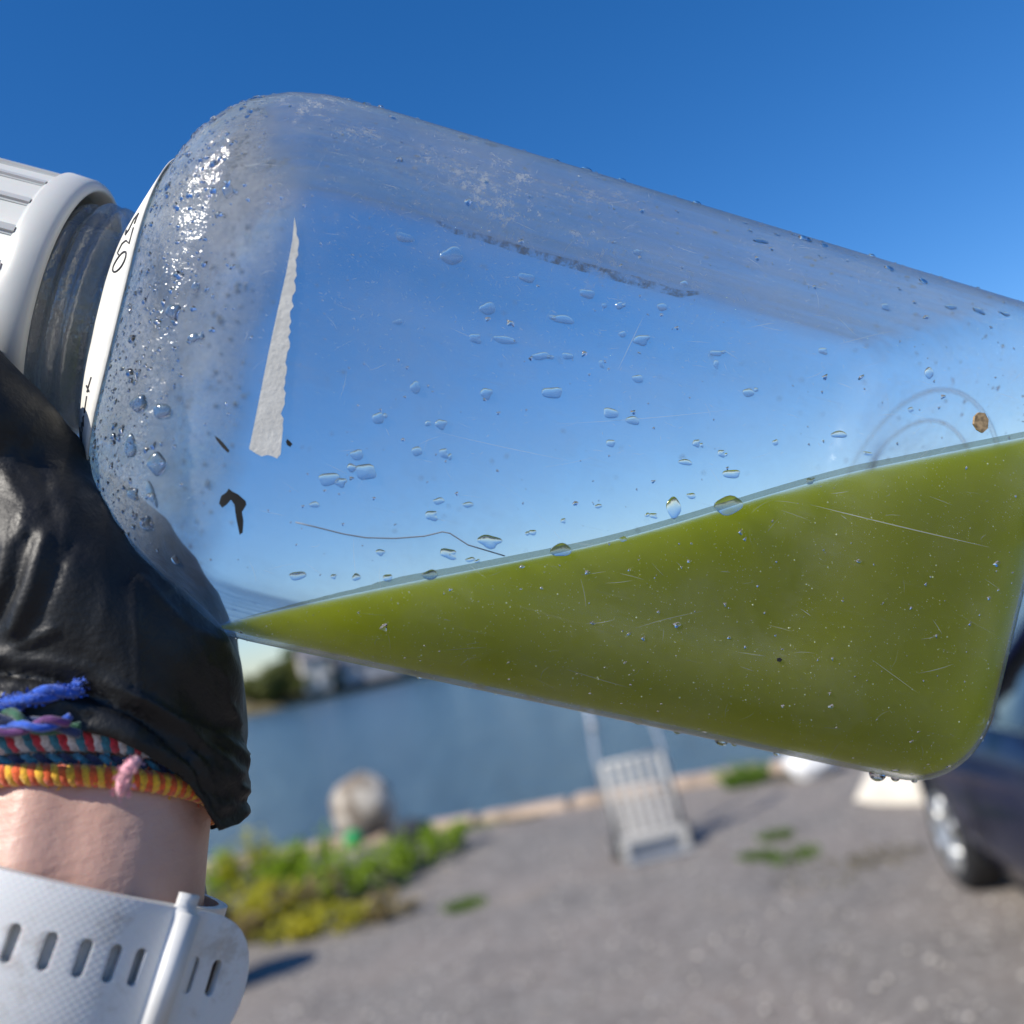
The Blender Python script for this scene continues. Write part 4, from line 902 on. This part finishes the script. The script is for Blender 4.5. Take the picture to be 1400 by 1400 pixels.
loose('bright blue yarn bracelet, topmost, lying over the black glove', [(-150, 990), (-60, 975), (-10, 967), (20, 962), (55, 950), (90, 945), (112, 940)], .0019, Y['blue'])
def loose2(label, pts, rad, mt, mt2):
    root = empty('yarn_bracelet', P(*pts[len(pts) // 2])); tag(root, label, 'bracelet'); sm = spline([tuple(P(*p) - root.location) for p in pts], 10)
    for j, k in enumerate([mt, mt2]):
        mb = MB(); mb.tube([Vector(p) + UP * rad * .5 * math.cos(i * .3 + j * math.pi) - f_ * rad * .5 * math.sin(i * .3 + j * math.pi) for i, p in enumerate(sm)], rad * .55, 7); mb.build('strand', k, root)
loose2('dark green yarn bracelet below the bright blue one', [(-150, 990, .2), (-40, 978, .183), (15, 980, .1805), (50, 992, .181), (110, 998, .184)], .0016, Y['green'], Y['navy'])
loose2('blue and purple yarn bracelet just above the red white cord', [(-150, 1010, .2), (-40, 1002, .182), (20, 996, .1795), (60, 990, .1795), (95, 984, .182)], .0014, Y['blue'], Y['purple'])

# ------------------------------------------------------------------ wristwatch
c, u, t, w, a, b = arm_at(1290)
ang = R(-12); u2 = u * math.cos(ang) + t * math.sin(ang); t2 = w.cross(u2)
WM = Matrix(((u2.x, t2.x, w.x, c.x), (u2.y, t2.y, w.y, c.y), (u2.z, t2.z, w.z, c.z), (0, 0, 0, 1)))
watch = empty('wristwatch', mat=WM); tag(watch, 'white rubber strapped watch worn on the wrist, strap slots and keeper showing', 'watch')
m = Mat('white strap'); v = m.coord(); sp_ = m.n('ShaderNodeSeparateXYZ', Vector=v)
p1 = m.math('SINE', m.math('MULTIPLY', sp_.outputs[0], 4300.0)); p2 = m.math('SINE', m.math('MULTIPLY', sp_.outputs[1], 4300.0))
pat = m.math('MULTIPLY', m.math('MULTIPLY', p1, p2), m.ramp(m.math('ADD', sp_.outputs[0], m.math('MULTIPLY', sp_.outputs[1], .4)), .0, .012))
st = m.noise(v, 90, 6, .75)
M_strap = m.done(m.pbr(m.mixc(m.ramp(st, .5, .7), (.63, .63, .62), (.47, .44, .40)), .5, Normal=m.bump(pat, .06, .0004), Subsurface__Weight=.1, Subsurface__Scale=.002))
EA, EB = a + .0022, b + .0024
arc = [(0.0, math.pi / 2)]
def path(s, off=0.0):                            # point and normal along the strap, s = 0 at the front of the wrist
    S1 = .0225; sg = 1 if s >= 0 else -1; rem = min(abs(s), S1) if sg > 0 else abs(s); f = math.pi / 2; n = 60; ds = rem / n
    for _ in range(n): f -= sg * ds / math.hypot(EA * math.sin(f), EB * math.cos(f))
    p = Vector((EA * math.cos(f), 0, EB * math.sin(f))); nn = Vector((math.cos(f) / EA, 0, math.sin(f) / EB)).normalized()
    if sg > 0 and s > S1:
        tg = Vector((nn.z, 0, -nn.x)); e = s - S1; k = e * 14
        p = p + tg * e * (1 - .08 * k) - nn * (e * k * .25); nn = (nn + tg * k * .5).normalized()
    return p + nn * off, nn
TAIL, SH_ = .0478, .0125
SLOTS = [-.0060, -.0002, .0056, .0113, .0167, .0214, .0256, .0358, .0404]; SY = .0018
def build_strap():
    bm = bmesh.new(); out = [(-.075, -SH_), (.036, -SH_)]
    out += [(.036 + (TAIL - .036) * math.sin(k * math.pi / 16) ** .8 if k else .036, -SH_ * math.cos(k * math.pi / 16)) for k in range(1, 16)] + [(.036, SH_), (-.075, SH_)]
    loops = [out]
    for sc_ in SLOTS:
        L_ = []
        for k in range(16):
            an = 2 * math.pi * k / 16; L_.append((sc_ + .00095 * math.cos(an), SY + .0021 * (1 if math.sin(an) >= 0 else -1) + .0011 * math.sin(an)))
        loops.append(L_)
    ee = []
    for L_ in loops:
        vv = [bm.verts.new((x, y, 0)) for x, y in L_]; ee += [bm.edges.new((vv[i], vv[(i + 1) % len(vv)])) for i in range(len(vv))]
    bmesh.ops.triangle_fill(bm, use_beauty=True, edges=ee)
    for k in range(1, 70): bmesh.ops.bisect_plane(bm, geom=bm.verts[:] + bm.edges[:] + bm.faces[:], plane_co=(-.075 + .123 * k / 70, 0, 0), plane_no=(1, 0, 0))
    # faces that fell inside a slot
    for f in [f for f in bm.faces if any(abs(f.calc_center_median().x - sc_) < .0010 and abs(f.calc_center_median().y - SY) < .0034 for sc_ in SLOTS)]:
        if all(True for _ in [0]):
            cx, cy_ = f.calc_center_median().x, f.calc_center_median().y
            if any(math.hypot(cx - sc_, max(0, abs(cy_ - SY) - .0021)) < .0009 for sc_ in SLOTS): bm.faces.remove(f)
    for q in bm.verts:
        p, nn = path(q.co.x, .0032); q.co = p + Vector((0, q.co.y, 0))
    bmesh.ops.recalc_face_normals(bm, faces=bm.faces[:])
    if sum(f.normal.z * f.calc_area() for f in bm.faces) < 0: bmesh.ops.reverse_faces(bm, faces=bm.faces[:])
    o = from_bm('strap', bm, M_strap, watch, True); md = o.modifiers.new('s', 'SOLIDIFY'); md.thickness = .0021; md.offset = -1; md.use_even_offset = True
    md = o.modifiers.new('b', 'BEVEL'); md.width = .00032; md.segments = 2; md.limit_method = 'ANGLE'; md.angle_limit = R(50); apply_mods(o)
    for p in o.data.polygons: p.use_smooth = True
build_strap()
# the inner length of the strap that runs all round the wrist
n = 96; vs_ = []; fs_ = []
for i in range(n):
    f = 2 * math.pi * i / n; nn = Vector((math.cos(f) / EA, 0, math.sin(f) / EB)).normalized(); p = Vector((EA * math.cos(f), 0, EB * math.sin(f)))
    for o_, y in ((-.0012, -SH_), (.0006, -SH_), (.0006, SH_), (-.0012, SH_)): vs_.append(p + nn * o_ + Vector((0, y, 0)))
for i in range(n):
    j = (i + 1) % n; fs_ += [(i * 4 + k, i * 4 + (k + 1) % 4, j * 4 + (k + 1) % 4, j * 4 + k) for k in range(4)]
mesh('inner_strap', vs_, fs_, M_strap, watch, False)
p, nn = path(.0312, .0022); tg = Vector((nn.z, 0, -nn.x))
bm = bmesh.new(); bmesh.ops.create_cube(bm, size=1)
for q in bm.verts: q.co = p + tg * q.co.x * .0096 + Vector((0, q.co.y * .0300, 0)) + nn * q.co.z * .0074
bmesh.ops.bevel(bm, geom=bm.edges[:], offset=.0030, segments=5, affect='EDGES')
from_bm('keeper', bm, plain('keeper rubber', (.62, .62, .61), .42, .05, 150, .1, .0003), watch)
M_case = plain('watch case', (.03, .032, .036), .35, .1, 20)
for nm, R_, z0, z1, mt in (('case', .022, -EB - .012, -EB - .0015, M_case), ('screen', .0185, -EB - .0125, -EB - .0119, plain('watch glass', (.008, .008, .01), .05, .1, 5))):
    mb = MB(); n = 40; mb.add([(r * math.cos(2 * math.pi * k / n), r * math.sin(2 * math.pi * k / n), z) for z, r in ((z0, .001), (z0, R_ * .93), (z0 + .0006, R_), (z1, R_), (z1, .001)) for k in range(n)], [(i * n + k, (i + 1) * n + k, (i + 1) * n + (k + 1) % n, i * n + (k + 1) % n) for i in range(4) for k in range(n)]); mb.build(nm, mt, watch)
